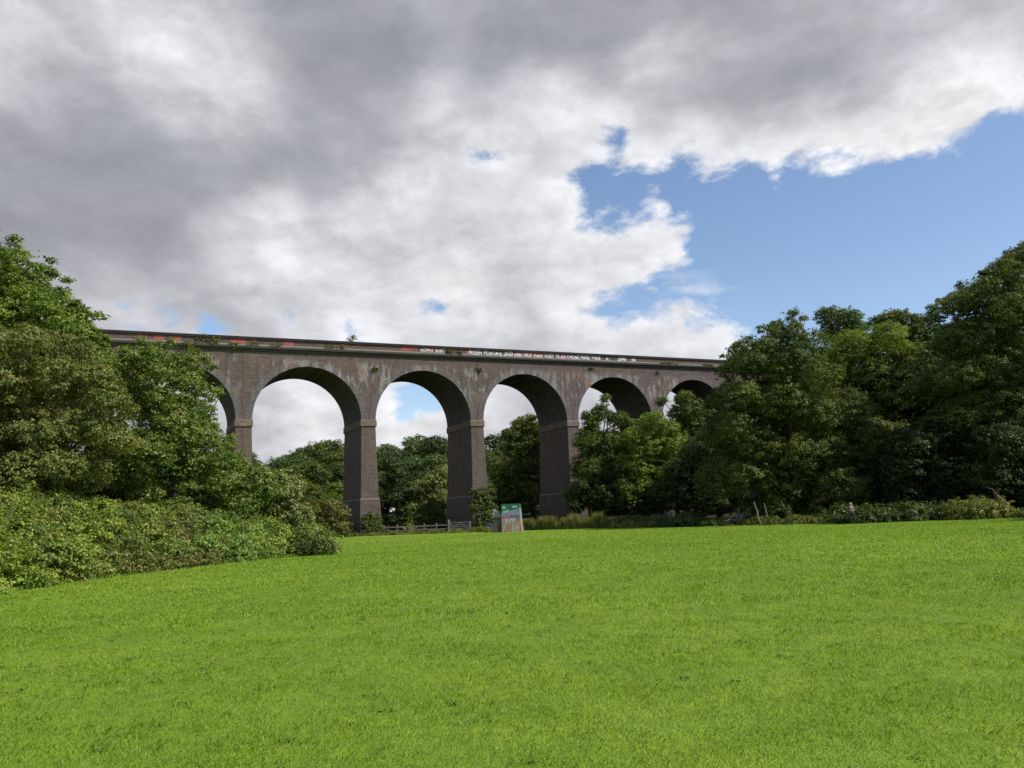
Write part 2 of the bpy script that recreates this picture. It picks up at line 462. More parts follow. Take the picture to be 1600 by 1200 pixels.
def grass_blade_mat():
    m, N = new_mat('grass_blades')
    a = N.n('ShaderNodeAttribute'); a.attribute_name = 'rnd'; r = a.outputs['Fac']
    P = objco(N); pat = N.noise(P, .11, 5, .6); p2 = N.noise(P, .7, 5, .6); p3 = N.noise(P, 3.2, 4, .7)
    c = N.mix(N.ramp(pat, .35, .65), (.262,.415,.018), (.400,.525,.034))
    c = N.mix(N.ramp(p2, .40, .68, 0, .5), c, (.180,.33,.017))
    c = N.mix(N.ramp(p3, .46, .68, 0, .75), c, (.115,.245,.014))
    c = N.mix(N.ramp(r, 0, 1, .0, .75), c, (.11,.20,.014))
    c = N.mix(N.ramp(r, .90, 1.0, 0, .55), c, (.58,.58,.24))
    finish(N, c, .45, spec=.3, transl=.38, tcol=N.mix(1.0, c, (1.2, 1.15, .5), 'MULTIPLY'))
    return m

def build_grass():
    rng = np.random.default_rng(5)
    m = grass_blade_mat()
    bands = [(2.6, 5.5, 4200, .025, .0040), (5.5, 8.5, 2500, .028, .0052), (8.5, 13, 1250, .032, .0075),
             (13, 20, 460, .042, .013), (20, 32, 170, .048, .022), (32, 55, 95, .050, .030), (55, 92, 34, .045, .045)]
    Vs = []; R = []
    for y0, y1, dens, h, w in bands:
        half = lambda y: .80*y+2.6
        area = (half(y0)+half(y1))*(y1-y0)
        n = int(area*dens)
        y = rng.uniform(y0, y1, n); x = rng.uniform(-1, 1, n)*(.80*y+2.6)
        # tufty density and height: mowing leaves thicker clumps
        k = np.sin(x*2.1+np.sin(y*1.7)*1.3)*np.sin(y*2.6+np.sin(x*1.1)*1.7)
        k2 = np.sin(x*7.3+2*np.sin(y*5.1))*np.sin(y*8.7+1.5*np.sin(x*6.3))
        keep = rng.random(n) < (.80+.14*k+.12*k2)*np.clip(1.3-(y-50)/60, .4, 1)
        x, y, k, k2 = x[keep], y[keep], k[keep], k2[keep]; n = len(x)
        z = -0.32*np.clip((y-25)/40, 0, 1)**2*(3-2*np.clip((y-25)/40, 0, 1))
        hh = h*rng.uniform(.45, 1.25, n)*(1+.22*k+.25*k2); tall = rng.random(n) < .012; hh[tall] *= 1.7
        az = rng.uniform(0, 2*np.pi, n); la = rng.uniform(0, 2*np.pi, n); ln = hh*rng.uniform(.25, 1.15, n)
        ww = w*rng.uniform(.6, 1.3, n)
        P = np.stack([x, y, z-.004], 1); s = np.stack([np.cos(az), np.sin(az), 0*az], 1)*ww[:, None]/2
        T = P + np.stack([np.cos(la)*ln, np.sin(la)*ln, hh], 1)
        Mid = P + np.stack([np.cos(la)*ln*.3, np.sin(la)*ln*.3, hh*.62], 1)
        V = np.stack([P-s, P+s, Mid+s*.8, T, Mid-s*.8], 1)
        Vs.append(V.reshape(-1, 3)); R.append(rng.random(n))
    V = np.concatenate(Vs); R = np.concatenate(R)
    o = mesh_np('grass', V, np.arange(len(V)).reshape(-1, 5), 5, m, rnd=R)
    tag(o, 'short bright green mown grass covering the open field', 'grass', kind='stuff')
build_grass()

def lawn_weeds():
    rng = np.random.default_rng(9); C = []; Nn = []; S = []
    for k in range(340):
        y = rng.uniform(3.2, 26); x = rng.uniform(-1, 1)*(.8*y+2); r = rng.uniform(.03, .11); n = int(rng.integers(6, 26))
        a = rng.uniform(0, 6.28, n); q = r*np.sqrt(rng.random(n))
        C.append(np.stack([x+np.cos(a)*q*1.6, y+np.sin(a)*q, ground_z(x, y)+rng.uniform(.012, .034, n)], 1))
        Nn.append(unit(np.array([0, 0, 1.])+rng.normal(size=(n, 3))*.45)); S.append(rng.uniform(.014, .032, n))
    C = np.concatenate(C); Nn = np.concatenate(Nn); S = np.concatenate(S)
    V, Q = leaves(C, Nn, S, rng, .75)
    m = leaf_mat('leaf_clover', (.030,.075,.014), (.050,.110,.020), (.085,.160,.030), .2, 2.0, k=(1, 1, 1))
    tag(mesh_np('clover', V, Q, 4, m, rnd=rng.random(len(Q))), 'small dark clover and weed patches scattered in the lawn', 'clover', kind='stuff')
lawn_weeds()

# bleached fallen-leaf specks on the lawn
M['dry_leaf'] = simple_mat('dry_leaf', (.50,.44,.22), (.42,.34,.17), 30, .8)
for i, (px, py) in enumerate([(100, 1042), (336, 1037)]):
    d = ray(px, py); t = -CAMZ/d[2]; p = d*t
    rng = np.random.default_rng(70+i); C = np.array([p[0], p[1], .05])+rng.normal(size=(3, 3))*[.035, .03, .004]
    V, Q = leaves(C, unit(np.array([[0, 0, 1.]]*3)+rng.normal(size=(3, 3))*.15), np.array([.08, .07, .06]), rng, .8)
    o = mesh_np('dry_leaf', V, Q, 4, M['dry_leaf'])
    tag(o, ['pale dry leaf litter on the lawn, the one nearer the left frame edge', 'reddish dry leaf litter on the lawn, right of the other one'][i], 'leaf litter', 'dry leaves on the lawn')

# ================================================================== VIADUCT
TH, VX, VY, SP = 0.4631, -19.5625, 103.0, 16.0
GRADE = .0105
VL = 9.2
V0 = np.array([VX, VY]); DU = np.array([math.cos(TH), math.sin(TH)]); DW = np.array([-math.sin(TH), math.cos(TH)])
ZC, ZK, ZI, ZB = 25.67, 22.02, 15.0, 14.14
RAD = 7.0

def on_face(px, py, w):
    """(u, z) where a pixel's ray meets the viaduct plane at offset w"""
    d = ray(px, py); o = np.array([0, 0]) - V0
    t = (w - o@DW)/(d[:2]@DW)
    p = d*t
    return (p[:2]-V0)@DU, CAMZ+p[2]

def build_viaduct():
    root = empty('viaduct', (VX, VY, 0), TH)
    tag(root, 'long brick railway viaduct with tall tapering piers and round arches crossing the whole view', 'viaduct')
    i0, i1 = -7, 9
    up = lambda u, z: z+GRADE*u
    NA = 40
    wall = MB(); ztop = 23.95
    def pt(u, w, z): return (u, w, up(u, z))
    for i in range(i0, i1):
        c = (i+.5)*SP
        us = [c-RAD*math.cos(math.pi*k/NA) for k in range(NA+1)]
        zs = [ZI+RAD*math.sin(math.pi*k/NA) for k in range(NA+1)]
        for k in range(NA):
            a, b = us[k], us[k+1]
            wall.face([pt(a,0,zs[k]), pt(b,0,zs[k+1]), pt(b,0,ztop), pt(a,0,ztop)], 0)
            wall.face([pt(b,VL,zs[k+1]), pt(a,VL,zs[k]), pt(a,VL,ztop), pt(b,VL,ztop)], 0)
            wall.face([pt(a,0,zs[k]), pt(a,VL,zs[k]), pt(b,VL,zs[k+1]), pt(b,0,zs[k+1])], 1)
    for i in range(i0, i1+1):
        a, b = i*SP-1.0, i*SP+1.0
        if i == i0: a -= 3
        if i == i1: b += 3
        wall.face([pt(a,0,ZI), pt(b,0,ZI), pt(b,0,ztop), pt(a,0,ztop)], 0)
        wall.face([pt(b,VL,ZI), pt(a,VL,ZI), pt(a,VL,ztop), pt(b,VL,ztop)], 0)
    ua, ub = i0*SP-4, i1*SP+4
    wall.face([pt(ua,0,ztop), pt(ub,0,ztop), pt(ub,VL,ztop), pt(ua,VL,ztop)], 0)
    wall.face([pt(ua,VL,ZI), pt(ua,0,ZI), pt(ua,0,ztop), pt(ua,VL,ztop)], 0)
    wall.face([pt(ub,0,ZI), pt(ub,VL,ZI), pt(ub,VL,ztop), pt(ub,0,ztop)], 0)
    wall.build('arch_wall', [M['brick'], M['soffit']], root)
    # arch rings, a little proud of the wall, front and back
    for i in range(i0, i1):
        c = (i+.5)*SP; n = 48; ro = RAD+.88
        for w0, w1 in ((-.05, .0), (VL, VL+.05)):
            m = MB()
            for k in range(n):
                t0, t1 = math.pi*k/n, math.pi*(k+1)/n
                P = []
                for w in (w0, w1):
                    for (t, r) in ((t0, RAD), (t1, RAD), (t1, ro), (t0, ro)):
                        u = c-r*math.cos(t); u = min(max(u, c-SP/2+.03), c+SP/2-.03)
                        P.append(pt(u, w, ZI+.001+r*math.sin(t)))
                m.hexa(P)
            m.build('arch_ring', M['ring'], root)
    # piers
    for i in range(i0, i1+1):
        c = i*SP; zi, zb = up(c, ZI), up(c, ZB)
        m = MB()
        m.frustum((c-1.20, c+1.20, -.22, VL+.22, 4.5), (c-.96, c+.96, .02, VL-.02, zb))
        p = m.build('pier', M['brick'], root)
        m = MB()
        m.frustum((c-1.34, c+1.34, -.36, VL+.36, 4.32), (c-1.20, c+1.20, -.23, VL+.23, 4.5))
        m.frustum((c-1.55, c+1.55, -.62, VL+.62, -1.5), (c-1.34, c+1.34, -.36, VL+.36, 4.319))
        m.build('plinth', M['brick'], p)
        l = MB(); l.frustum((c-1.36, c+1.36, -.38, VL+.38, 4.30), (c-1.25, c+1.25, -.27, VL+.27, 4.46))
        l.build('ledge', M['ledge'], p)
        m = MB()
        m.frustum((c-1.0, c+1.0, -.03, VL+.03, zb-.12), (c-1.10, c+1.10, -.14, VL+.14, zb))
        m.box(c-1.10, c+1.10, -.14, VL+.14, zb+.001, zi-.14)
        m.frustum((c-1.10, c+1.10, -.14, VL+.14, zi-.139), (c-1.02, c+1.02, -.06, VL+.06, zi))
        m.build('impost', M['stone'], p)
    # cornice, string course, parapet, coping: sheared with the gradient
    def strip(name, mat, prof, both=True):
        seg = 16.0; n = int((ub-ua)/seg)+1
        for mirror in ((False, True) if both else (False,)):
            m = MB()
            for s in range(n):
                a = ua+(ub-ua)*s/n; b = ua+(ub-ua)*(s+1)/n
                for k in range(len(prof)):
                    (w0, z0), (w1, z1) = prof[k], prof[(k+1) % len(prof)]
                    if mirror: w0, w1 = VL-w0, VL-w1
                    m.face([pt(a,w0,z0), pt(b,w0,z0), pt(b,w1,z1), pt(a,w1,z1)])
            for e in (ua, ub):
                m.face([pt(e, (VL-w if mirror else w), z) for w, z in prof])
            m.build(name, mat, root)
    strip('cornice', M['stone_grey'], [(.0, 23.78), (-.16, 23.80), (-.20, 24.02), (-.46, 24.12), (-.50, 24.33), (-.30, 24.46), (.5, 24.46), (.5, 23.951), (.0, 23.951)])
    strip('string_course', M['string'], [(-.13, 24.461), (-.16, 24.62), (-.08, 24.66), (.45, 24.66), (.45, 24.461)])
    strip('parapet', M['parapet'], [(-.02, 24.661), (-.02, 25.339), (.4, 25.339), (.4, 24.661)])
    strip('coping', M['coping'], [(-.20, 25.34), (-.22, 25.62), (-.14, ZC), (.52, ZC), (.56, 25.62), (.56, 25.34)])
    # graffiti
    PW = -.024
    for x0, x1, a, b in [(240, 256, .1, .75), (268, 283, .08, .72), (208, 233, .55, .75), (360, 384, .1, .72), (443, 459, .1, .70),
                         (626, 640, .12, .7), (641, 652, .35, .7), (664, 690, .35, .72), (728, 742, .2, .6), (795, 835, .42, .74), (811, 834, .1, .5), (836, 852, .3, .74), (876, 888, .3, .7)]:
        y = np.interp((x0+x1)/2, [150, 1140], [521, 568])
        ul, _ = on_face(x0, y, 0); ur, _ = on_face(x1, y, 0)
        m = MB(); n = 7; rr = random.Random(int(x0))
        top = [(ul+(ur-ul)*k/n, 24.66+b*(1-rr.random()*.16)) for k in range(n+1)]
        bot = [(ul+(ur-ul)*k/n, 24.67+a*(.5+rr.random()*.7)) for k in range(n+1)]
        for k in range(n):
            (u0, z0), (u1, z1) = bot[k], bot[k+1]; (U0, Z0), (U1, Z1) = top[k], top[k+1]
            m.face([pt(u0, PW, z0), pt(u1, PW, z1), pt(U1, PW, Z1), pt(U0, PW, Z0)])
        m.build('red_paint_patch', M['red_paint'], root)
    words = [('VOWN', 656, 676), ('PHIST', 680, 695), ('MOSEN', 732, 752), ('POIS', 756, 769), ('URIS', 771, 784), ('2020', 787, 801),
             ('FRI2', 803, 815), ('NICE', 818, 830), ('VAIN', 833, 847), ('DUST', 851, 865), ('FL', 868, 875), ('ASH', 876, 884), ('CHUBZ', 886, 905),
             ('HERBS', 907, 921), ('VANS', 924, 938), ('A', 946, 951), ('SIMS', 965, 978), ('IN', 987, 993)]
    for t, x0, x1 in words:
        y = np.interp((x0+x1)/2, [150, 1140], [523, 570])
        ul, _ = on_face(x0, y, 0); ur, _ = on_face(x1, y, 0)
        cu = bpy.data.curves.new('t', 'FONT'); cu.body = t; cu.size = 1; cu.offset = .022
        to = bpy.data.objects.new('t', cu); COL.objects.link(to)
        bpy.context.view_layer.update()
        me = bpy.data.meshes.new_from_object(to.evaluated_get(bpy.context.evaluated_depsgraph_get()))
        bpy.data.objects.remove(to)
        vs = [v.co.copy() for v in me.vertices]
        ax0 = min(v.x for v in vs); ax1 = max(v.x for v in vs); ay0 = min(v.y for v in vs); ay1 = max(v.y for v in vs)
        q = random.Random(t); hgt = q.uniform(.44, .62) if len(t) > 1 else .45; zo = q.uniform(-.04, .03); sk = q.uniform(-.12, .15)
        for v in me.vertices:
            u = ul+(v.co.x-ax0)/(ax1-ax0)*(ur-ul)
            fy = (v.co.y-ay0)/(ay1-ay0)
            z = 24.72+zo+fy*hgt*(1+.12*math.sin(u*4.7)) + .035*math.sin(u*3); u += sk*fy+.03*math.sin(u*9+fy*4)
            v.co = pt(u, PW-.005, z)
        me.materials.clear(); me.materials.append(M['white_paint'])
        o = bpy.data.objects.new('graffiti_word', me); COL.objects.link(o); o.parent = root
    # faded red tag on the lower flank of the second pier
    return root
VIA = build_viaduct()

def via_world(u, w, z):
    p = V0+DU*u+DW*w
    return np.array([p[0], p[1], z+GRADE*u])

# weeds rooted on the viaduct ledges
def ledge_weed(px, py, rpx, label, mat, seed, cnt=5, tall=1.0, name='ledge_weed', w=-.3, cat='weed'):
    u, z = on_face(px, py, w); r = rpx*1.35*105/F
    rng = np.random.default_rng(seed); L = []
    z -= GRADE*u
    for k in range(cnt):
        du = rng.uniform(-1, 1)*r
        p = via_world(u+du*.8, w+rng.uniform(-.1, .1), z+rng.uniform(-.25, .35)*min(r, .6)*tall)
        q = min(r, .75)*rng.uniform(.35, .6)
        L.append([*p, q, q*.7, q*.9*tall])
    L = np.array(L); o = L[:, :3].mean(0); o[2] = (L[:, 2]-L[:, 5]).min()
    root = empty(name, o); tag(root, label, cat, 'weeds growing on the viaduct')
    L[:, :3] -= o
    foliage('foliage', L, .15, seed, LG[mat], root, cover=1.2, inner=.1, sprig=.35)
    for k in range(3):
        m = MB()
        e = L[rng.integers(len(L)), :3]+rng.normal(size=3)*.1
        m.tube(wobble((rng.normal()*.1, 0, 0), e+np.array([0, 0, .3*tall]), 4, .03, rng), [.03, .022, .015, .006], 5)
        m.build('stem', M['bark'], root)
ledge_weed(323, 531, 13, 'tallest brown and green bush sprouting above the left end of the parapet', 'brown', 201, 8, 1.5)
ledge_weed(300, 538, 12, 'brownish weed clump on the ledge just left of the tallest parapet bush', 'brown', 202, 6)
ledge_weed(362, 538, 9, 'thin weed in front of the second red paint patch', 'rust', 203, 4)
ledge_weed(395, 537, 5, 'small upright green weed right of the red paint patch', 'fern', 204, 3, 1.4)
ledge_weed(428, 541, 7, 'low brown weed on the ledge above the left arch', 'brown', 205, 3)
ledge_weed(545, 531, 9, 'small green bush standing on top of the parapet above the second pier', 'fern', 206, 4, 1.3, w=.2)
ledge_weed(515, 543, 5, 'yellowish weed on the ledge, the left one of the pair', 'brown', 207, 3)
ledge_weed(531, 543, 5, 'yellowish weed on the ledge, the right one of the pair', 'brown', 208, 3)
ledge_weed(712, 551, 11, 'yellow-brown weed between the two groups of white letters', 'brown', 209, 7, .9)
ledge_weed(924, 576, 4, 'tiny green tuft in the wall at the spring of the fourth arch', 'ivy', 210, 3, w=-.1)
ledge_weed(1045, 568, 18, 'green growth along the ledge toward the right trees', 'ivy', 211, 8, .5)
ledge_weed(1110, 572, 18, 'dense green growth on the ledge where the viaduct meets the right trees', 'ivy', 212, 9, .7)
ledge_weed(1028, 583, 4, 'small green tuft below the cornice between the last two visible arches', 'ivy', 213, 3, .7, w=-.1)
ledge_weed(586, 577, 4, 'brown dead weed hanging below the cornice between the second and third arches', 'brown', 214, 4, w=-.1)
ledge_weed(748, 578, 4, 'brown dead weed hanging below the cornice above the third pier', 'brown', 215, 4, w=-.1)

# ================================================================== TREES (pixel lobes given real distance and size)
tree('ash_tree', 'tall fresh green tree at the left frame edge, highest of the left trees', 'tree',
     [(22, 402, 26), (-8, 430, 45), (38, 440, 34), (62, 475, 38), (-50, 480, 70), (105, 495, 32), (10, 510, 60), (85, 535, 45), (-60, 580, 90), (125, 520, 26), (130, 560, 35),
      (30, 600, 80), (-20, 690, 80), (60, 400+60, 20), (118, 478, 14), (62, 417, 12), (40, 385, 12)],
     37, .135, LG['ash'], 11, trunk_r=.32, cover=2.3)
tree('hawthorn_tree', 'olive brown broad bush-like tree in front of the tall left tree', 'tree',
     [(40, 540, 42), (95, 545, 38), (5, 600, 55), (70, 600, 50), (140, 590, 36), (175, 630, 30), (20, 680, 60), (90, 670, 55), (150, 670, 40), (190, 690, 22),
      (-40, 650, 70), (10, 745, 45), (75, 735, 45), (125, 730, 34), (-50, 740, 60)],
     31, .11, LG['olive'], 12, trunk_r=.2, cover=2.3)
tree('maple_tree', 'rounded green tree overlapping the left arch of the viaduct', 'tree',
     [(185, 575, 30), (230, 570, 26), (278, 572, 24), (165, 610, 45), (290, 600, 26), (225, 625, 48), (275, 650, 44), (294, 628, 20), (312, 680, 34), (180, 690, 40), (245, 700, 52),
      (300, 720, 48), (355, 722, 32), (385, 755, 34), (330, 775, 36), (200, 745, 34), (265, 765, 34), (400, 785, 26), (402, 745, 24), (425, 768, 22), (248, 545, 11), (298, 548, 12), (312, 568, 10), (172, 548, 10), (312, 600, 7)],
     43, .145, LG['maple'], 13, trunk_r=.28, cover=2.3)

SM = [(0, 'pale', 'pale whitish green shrub at the right end of the left bank')]
bush('willow_shrub', 'pale grey green shrub at the right end of the left bank, behind the brambles', 'shrub',
     pxlobes([(425, 760, 26), (446, 762, 26), (440, 800, 28), (468, 805, 20), (405, 790, 26, 1), (420, 820, 26), (455, 832, 22), (478, 825, 12), (440, 752, 12), (462, 762, 14)], 45), .15, LG['pale'], 31, cover=2.2)
bush('broom_shrub', 'dark spiky low shrub on the grass at the tip of the left bank', 'shrub',
     pxlobes([(488, 848, 14), (505, 853, 12), (470, 845, 14), (492, 858, 10), (518, 859, 8), (478, 858, 10)], 42, flat=1.1), .11, LG['spiky'], 32, cover=2.2, sprig=.3)

# bramble bank: bushes from the near left to the far right end of the bank
def bank():
    # (base px, base distance, crest height, depth) along the edge of the mown grass
    E = [(-120, 19.5, 3.2, 8), (0, 23.0, 3.3, 8), (100, 26.0, 3.3, 8), (200, 30.0, 3.0, 8), (300, 34.0, 2.9, 7), (380, 38.0, 2.7, 7), (455, 42.5, 1.9, 4)]
    px = [e[0] for e in E]
    f = lambda x, k: float(np.interp(x, px, [e[k] for e in E]))
    items = [(-95, 'bramble', 'bramble bush cut by the left frame edge', 1.0), (-20, 'bramble', 'bright bramble mound in the lower left corner of the bank', 1.0),
             (55, 'bramble', 'yellow green bramble mound under the olive tree', 1.05), (125, 'bramble', 'bramble mound with glossy leaves, second from the lower left corner', 1.0),
             (190, 'rust', 'brownish nettle and dock patch amid the brambles', .9), (250, 'bramble', 'bramble mound below the dark gap between the left trees', .95),
             (305, 'rust', 'reddish tinged weed mound at the foot of the rounded tree', .9), (355, 'bramble', 'fresh green bramble mound beside the pale shrub', 1.0), (405, 'bramble', 'bramble mound sloping down to the dark spiky shrub', 1.0),
             (445, 'bramble', 'small green bramble mound at the far end of the bank', .9)]
    for i, (x, mat, lab, hs) in enumerate(items):
        rng = np.random.default_rng(300+i)
        L = []
        for row in range(5):
            t = row/4.0
            for k in range(4):
                xx = x+rng.uniform(-38, 38)
                D = f(xx, 1)+.5+t*f(xx, 3)
                h = f(xx, 2)*hs*(.28+.72*math.sin(min(1, .15+t)*math.pi/2))*rng.uniform(.85, 1.1)
                d = ray(xx, 850); X = d[0]/d[1]*D
                r = rng.uniform(.75, 1.15)*(.6+.55*t)
                L.append([X, D, max(.35, h-r*.7), r*1.05, r, r*.75])
                if t > .3: L.append([X+rng.normal()*.4, D+rng.normal()*.4, (h-r)*.45, r*1.1, r, r])
        lf = .085+.0014*(f(x, 1))
        mt = mat if mat == 'rust' else ('bramble', 'bramble', 'bramble_dull', 'bramble', 'rust', 'bramble_dull', 'rust', 'bramble_blue', 'bramble', 'bramble_dull')[i]
        bush('bramble_bush' if mat == 'bramble' else 'nettle_bush', lab, 'bush', L, lf, LG[mt], 320+i, 'bushes of the left bank', cover=2.0, puff=.34, inner=.22, sprig=.22, stems=True)
    # low weeds along its foot
    for i, (x, lab) in enumerate([(20, 'low leafy weeds at the foot of the bank in the lower left corner'), (110, 'low leafy weeds at the foot of the bank, second clump from the left'),
                                  (215, 'low thin weeds at the foot of the brownish nettle patch'), (300, 'low feathery weeds at the foot of the bank below the rounded tree'),
                                  (385, 'low bluish green weeds at the foot of the bank beside the dark spiky shrub')]):
        rng = np.random.default_rng(340+i); L = []
        for k in range(14):
            xx = x+rng.uniform(-52, 52); D = f(xx, 1)+rng.uniform(-.5, .5); d = ray(xx, 850)
            r = rng.uniform(.25, .45)
            L.append([d[0]/d[1]*D, D, r*.6, r*1.2, r, r])
        bush('verge_weed', lab, 'weeds', L, .10, LG[('bramble', 'bramble_dull', 'rust', 'rust', 'bramble_blue')[i]], 360+i, 'weeds along the foot of the left bank', cover=1.6, puff=.2, inner=.2, sprig=.4, stems=False)
bank()
def shoots():
    E = [(-60, 21.5, 3.3), (0, 25.0, 3.2), (100, 29.0, 3.1), (200, 33.0, 2.8), (300, 37.0, 2.7), (380, 40.5, 2.5), (455, 44.0, 1.8)]
    labs = ['long arching bramble shoots rising from the lower left end of the bank', 'arching bramble shoots rising under the olive tree', 'arching shoots and dead stalks over the brownish nettle patch',
            'arching shoots below the rounded green tree', 'thin shoots above the far right end of the bank']
    for g in range(5):
        rng = np.random.default_rng(880+g); lo, hi = (-40, 60, 160, 260, 360)[g], (60, 160, 260, 360, 450)[g]
        x0 = (lo+hi)/2; D0 = np.interp(x0, [e[0] for e in E], [e[1] for e in E]); d = ray(x0, 850); o = np.array([d[0]/d[1]*D0, D0, 0.]); o[2] = ground_z(o[0], o[1])
        root = empty('bramble_shoots', o); tag(root, labs[g], 'bramble shoots', 'bushes of the left bank')
        C = []; Nn = []; S = []
        for k in range(16):
            px = rng.uniform(lo, hi); D = np.interp(px, [e[0] for e in E], [e[1] for e in E])+rng.uniform(-2.6, 1.5); H = np.interp(px, [e[0] for e in E], [e[2] for e in E])
            d = ray(px, 850); b = np.array([d[0]/d[1]*D, D, 0])-o; b[2] = H*rng.uniform(.15, .7); L = rng.uniform(.9, 1.7); a = rng.uniform(0, 6.28); pts = []
            for t in np.linspace(0, 1, 7):
                pts.append(b+np.array([math.cos(a)*L*t*.6, math.sin(a)*L*t*.6, L*(t*1.0-.55*t*t)]))
            m = MB(); m.tube([tuple(p) for p in pts], [.014, .013, .012, .010, .008, .006, .003], 5); m.build('stem', M['dead_bark'] if k % 3 == 0 else M['bark'], root)
            if k % 4:
                for p in pts[1:]:
                    n = 7; C.append(p+rng.normal(size=(n, 3))*.07); Nn.append(unit(rng.normal(size=(n, 3))*.6+np.array([0, 0, .8]))); S.append(rng.uniform(.07, .13, n))
        C = np.concatenate(C); Nn = np.concatenate(Nn); S = np.concatenate(S); V, Q = leaves(C, Nn, S, rng)
        mesh_np('foliage', V, Q, 4, LG['bramble'], root, rnd=rng.random(len(Q)))
shoots()

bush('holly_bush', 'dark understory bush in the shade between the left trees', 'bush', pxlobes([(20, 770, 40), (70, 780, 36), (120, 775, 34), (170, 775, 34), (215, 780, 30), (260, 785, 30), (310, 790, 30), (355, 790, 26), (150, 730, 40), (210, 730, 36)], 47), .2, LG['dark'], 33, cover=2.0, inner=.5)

# right-hand wood
R_ = [
 ('oak_tree', 'large green tree standing forward of the wood where the viaduct ends',
  [(1215, 528, 24), (1180, 550, 26), (1245, 545, 30), (1155, 572, 28), (1205, 575, 40), (1265, 590, 40), (1145, 620, 34), (1200, 630, 45), (1255, 645, 48), (1305, 640, 38), (1335, 680, 32),
   (1130, 670, 34), (1175, 690, 48), (1240, 705, 50), (1300, 705, 44), (1350, 725, 28), (1150, 740, 46), (1215, 755, 46), (1280, 755, 44), (1335, 765, 34), (1185, 795, 26), (1250, 798, 26), (1310, 795, 24), (1190, 515, 10), (1222, 502, 12), (1238, 508, 9), (1150, 545, 12), (1140, 548, 8)],
  76, .18, 'oak', 41),
 ('oak_tree', 'yellow green tree in the wood behind the large forward tree',
  [(1330, 545, 34), (1370, 535, 34), (1300, 560, 36), (1345, 590, 45), (1395, 560, 36), (1420, 590, 36), (1390, 630, 50), (1440, 640, 40), (1350, 650, 45), (1400, 700, 50)],
  93, .21, 'yellow', 42),
 ('round_tree', 'small round-topped dark tree standing above the skyline of the right wood',
  [(1310, 500, 26), (1290, 493, 17), (1330, 497, 20), (1345, 512, 14), (1300, 520, 20), (1328, 520, 22), (1310, 560, 30)], 112, .25, 'hill', 43),
 ('ash_tree', 'thin-topped tree on the skyline between the round tree and the tall right tree',
  [(1375, 500, 15), (1395, 498, 16), (1415, 503, 16), (1440, 508, 17), (1385, 525, 24), (1425, 530, 26), (1455, 530, 22), (1400, 570, 30)], 101, .24, 'oak', 44),
 ('beech_tree', 'tallest dark tree at the right frame edge',
  [(1592, 402, 22), (1570, 415, 20), (1548, 440, 24), (1610, 430, 40), (1515, 462, 26), (1580, 465, 40), (1488, 480, 22), (1535, 500, 40), (1640, 500, 70), (1495, 530, 36), (1590, 540, 55), (1540, 570, 50),
   (1480, 590, 36), (1600, 620, 60), (1540, 640, 50), (1650, 620, 70), (1475, 655, 30), (1590, 385, 8), (1530, 430, 10), (1475, 470, 9)], 70, .17, 'oak', 45),
 ('beech_tree', 'very dark tree low in the right wood behind the person',
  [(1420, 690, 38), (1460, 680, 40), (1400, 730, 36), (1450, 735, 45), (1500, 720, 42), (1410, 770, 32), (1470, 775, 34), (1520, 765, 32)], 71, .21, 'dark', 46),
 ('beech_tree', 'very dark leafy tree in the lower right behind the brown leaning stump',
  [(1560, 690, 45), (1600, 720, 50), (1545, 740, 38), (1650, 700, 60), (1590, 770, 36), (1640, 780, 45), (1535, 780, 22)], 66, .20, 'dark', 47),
 ('maple_tree', 'dark green tree with sparse top branches in front of the fourth pier',
  [(940, 645, 17), (925, 660, 14), (965, 655, 18), (985, 665, 16), (915, 690, 22), (950, 690, 28), (980, 695, 22), (925, 730, 34), (965, 735, 34), (910, 770, 28), (950, 780, 34), (945, 622, 8), (915, 648, 8)], 98, .21, 'oak', 48),
 ('hazel_tree', 'yellow green rounded tree in front of the viaduct between the fourth and fifth arches',
  [(1018, 658, 22), (990, 685, 24), (1040, 670, 22), (1010, 700, 34), (1055, 695, 28), (985, 725, 26), (1035, 735, 36), (1075, 720, 28), (1000, 760, 34)], 93, .20, 'yellow', 49),
 ('elm_tree', 'mid green tree covering the foot of the last visible arch',
  [(1068, 622, 14), (1085, 640, 20), (1062, 645, 18), (1105, 655, 22), (1080, 670, 28), (1120, 690, 28), (1035, 625, 9), (1100, 715, 34), (1120, 650, 14)], 98, .21, 'oak', 50),
 ('elm_tree', 'dark tree under the large forward tree, left side',
  [(1090, 700, 26), (1070, 735, 34), (1110, 740, 36), (1045, 770, 34), (1090, 780, 34), (1130, 780, 30), (1120, 700, 22)], 88, .23, 'dark', 51),
 ('alder_tree', 'low dark tree at the foot of the fourth pier',
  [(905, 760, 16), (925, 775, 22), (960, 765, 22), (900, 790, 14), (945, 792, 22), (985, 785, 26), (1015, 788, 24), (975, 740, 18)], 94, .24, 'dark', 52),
]
for name, lab, spec, Y, lf, mat, sd in R_:
    tree(name, lab, 'tree', spec, Y, lf, LG[mat], sd, cover=2.1, inner=.30, depth=.6)
# wood carries on out of the frame on the right
for k, (x, y, s, lab) in enumerate([(58, 62, 15, 'dark tree of the wood just beyond the right frame edge'), (66, 50, 17, 'dark tree of the wood farther out beyond the right frame edge'), (46, 48, 13, 'dark tree standing nearest the viewer beyond the right frame edge')]):
    rng = np.random.default_rng(90+k); L = []
    gz = ground_z(x, y)
    for q in range(16):
        a = rng.uniform(0, 2*math.pi); rr = rng.uniform(.1, .33)*s; L.append([math.cos(a)*rr, math.sin(a)*rr, s*rng.uniform(.25, .85), s*.17, s*.17, s*.14])
    root = empty('beech_tree', (x, y, gz)); tag(root, lab, 'tree')
    foliage('crown', L, .45, 95+k, LG['dark'], root, cover=1.6)
    trunk_mesh((0, 0, 0), (0, 0, s*.6), .35, L, rng, M['bark'], root)

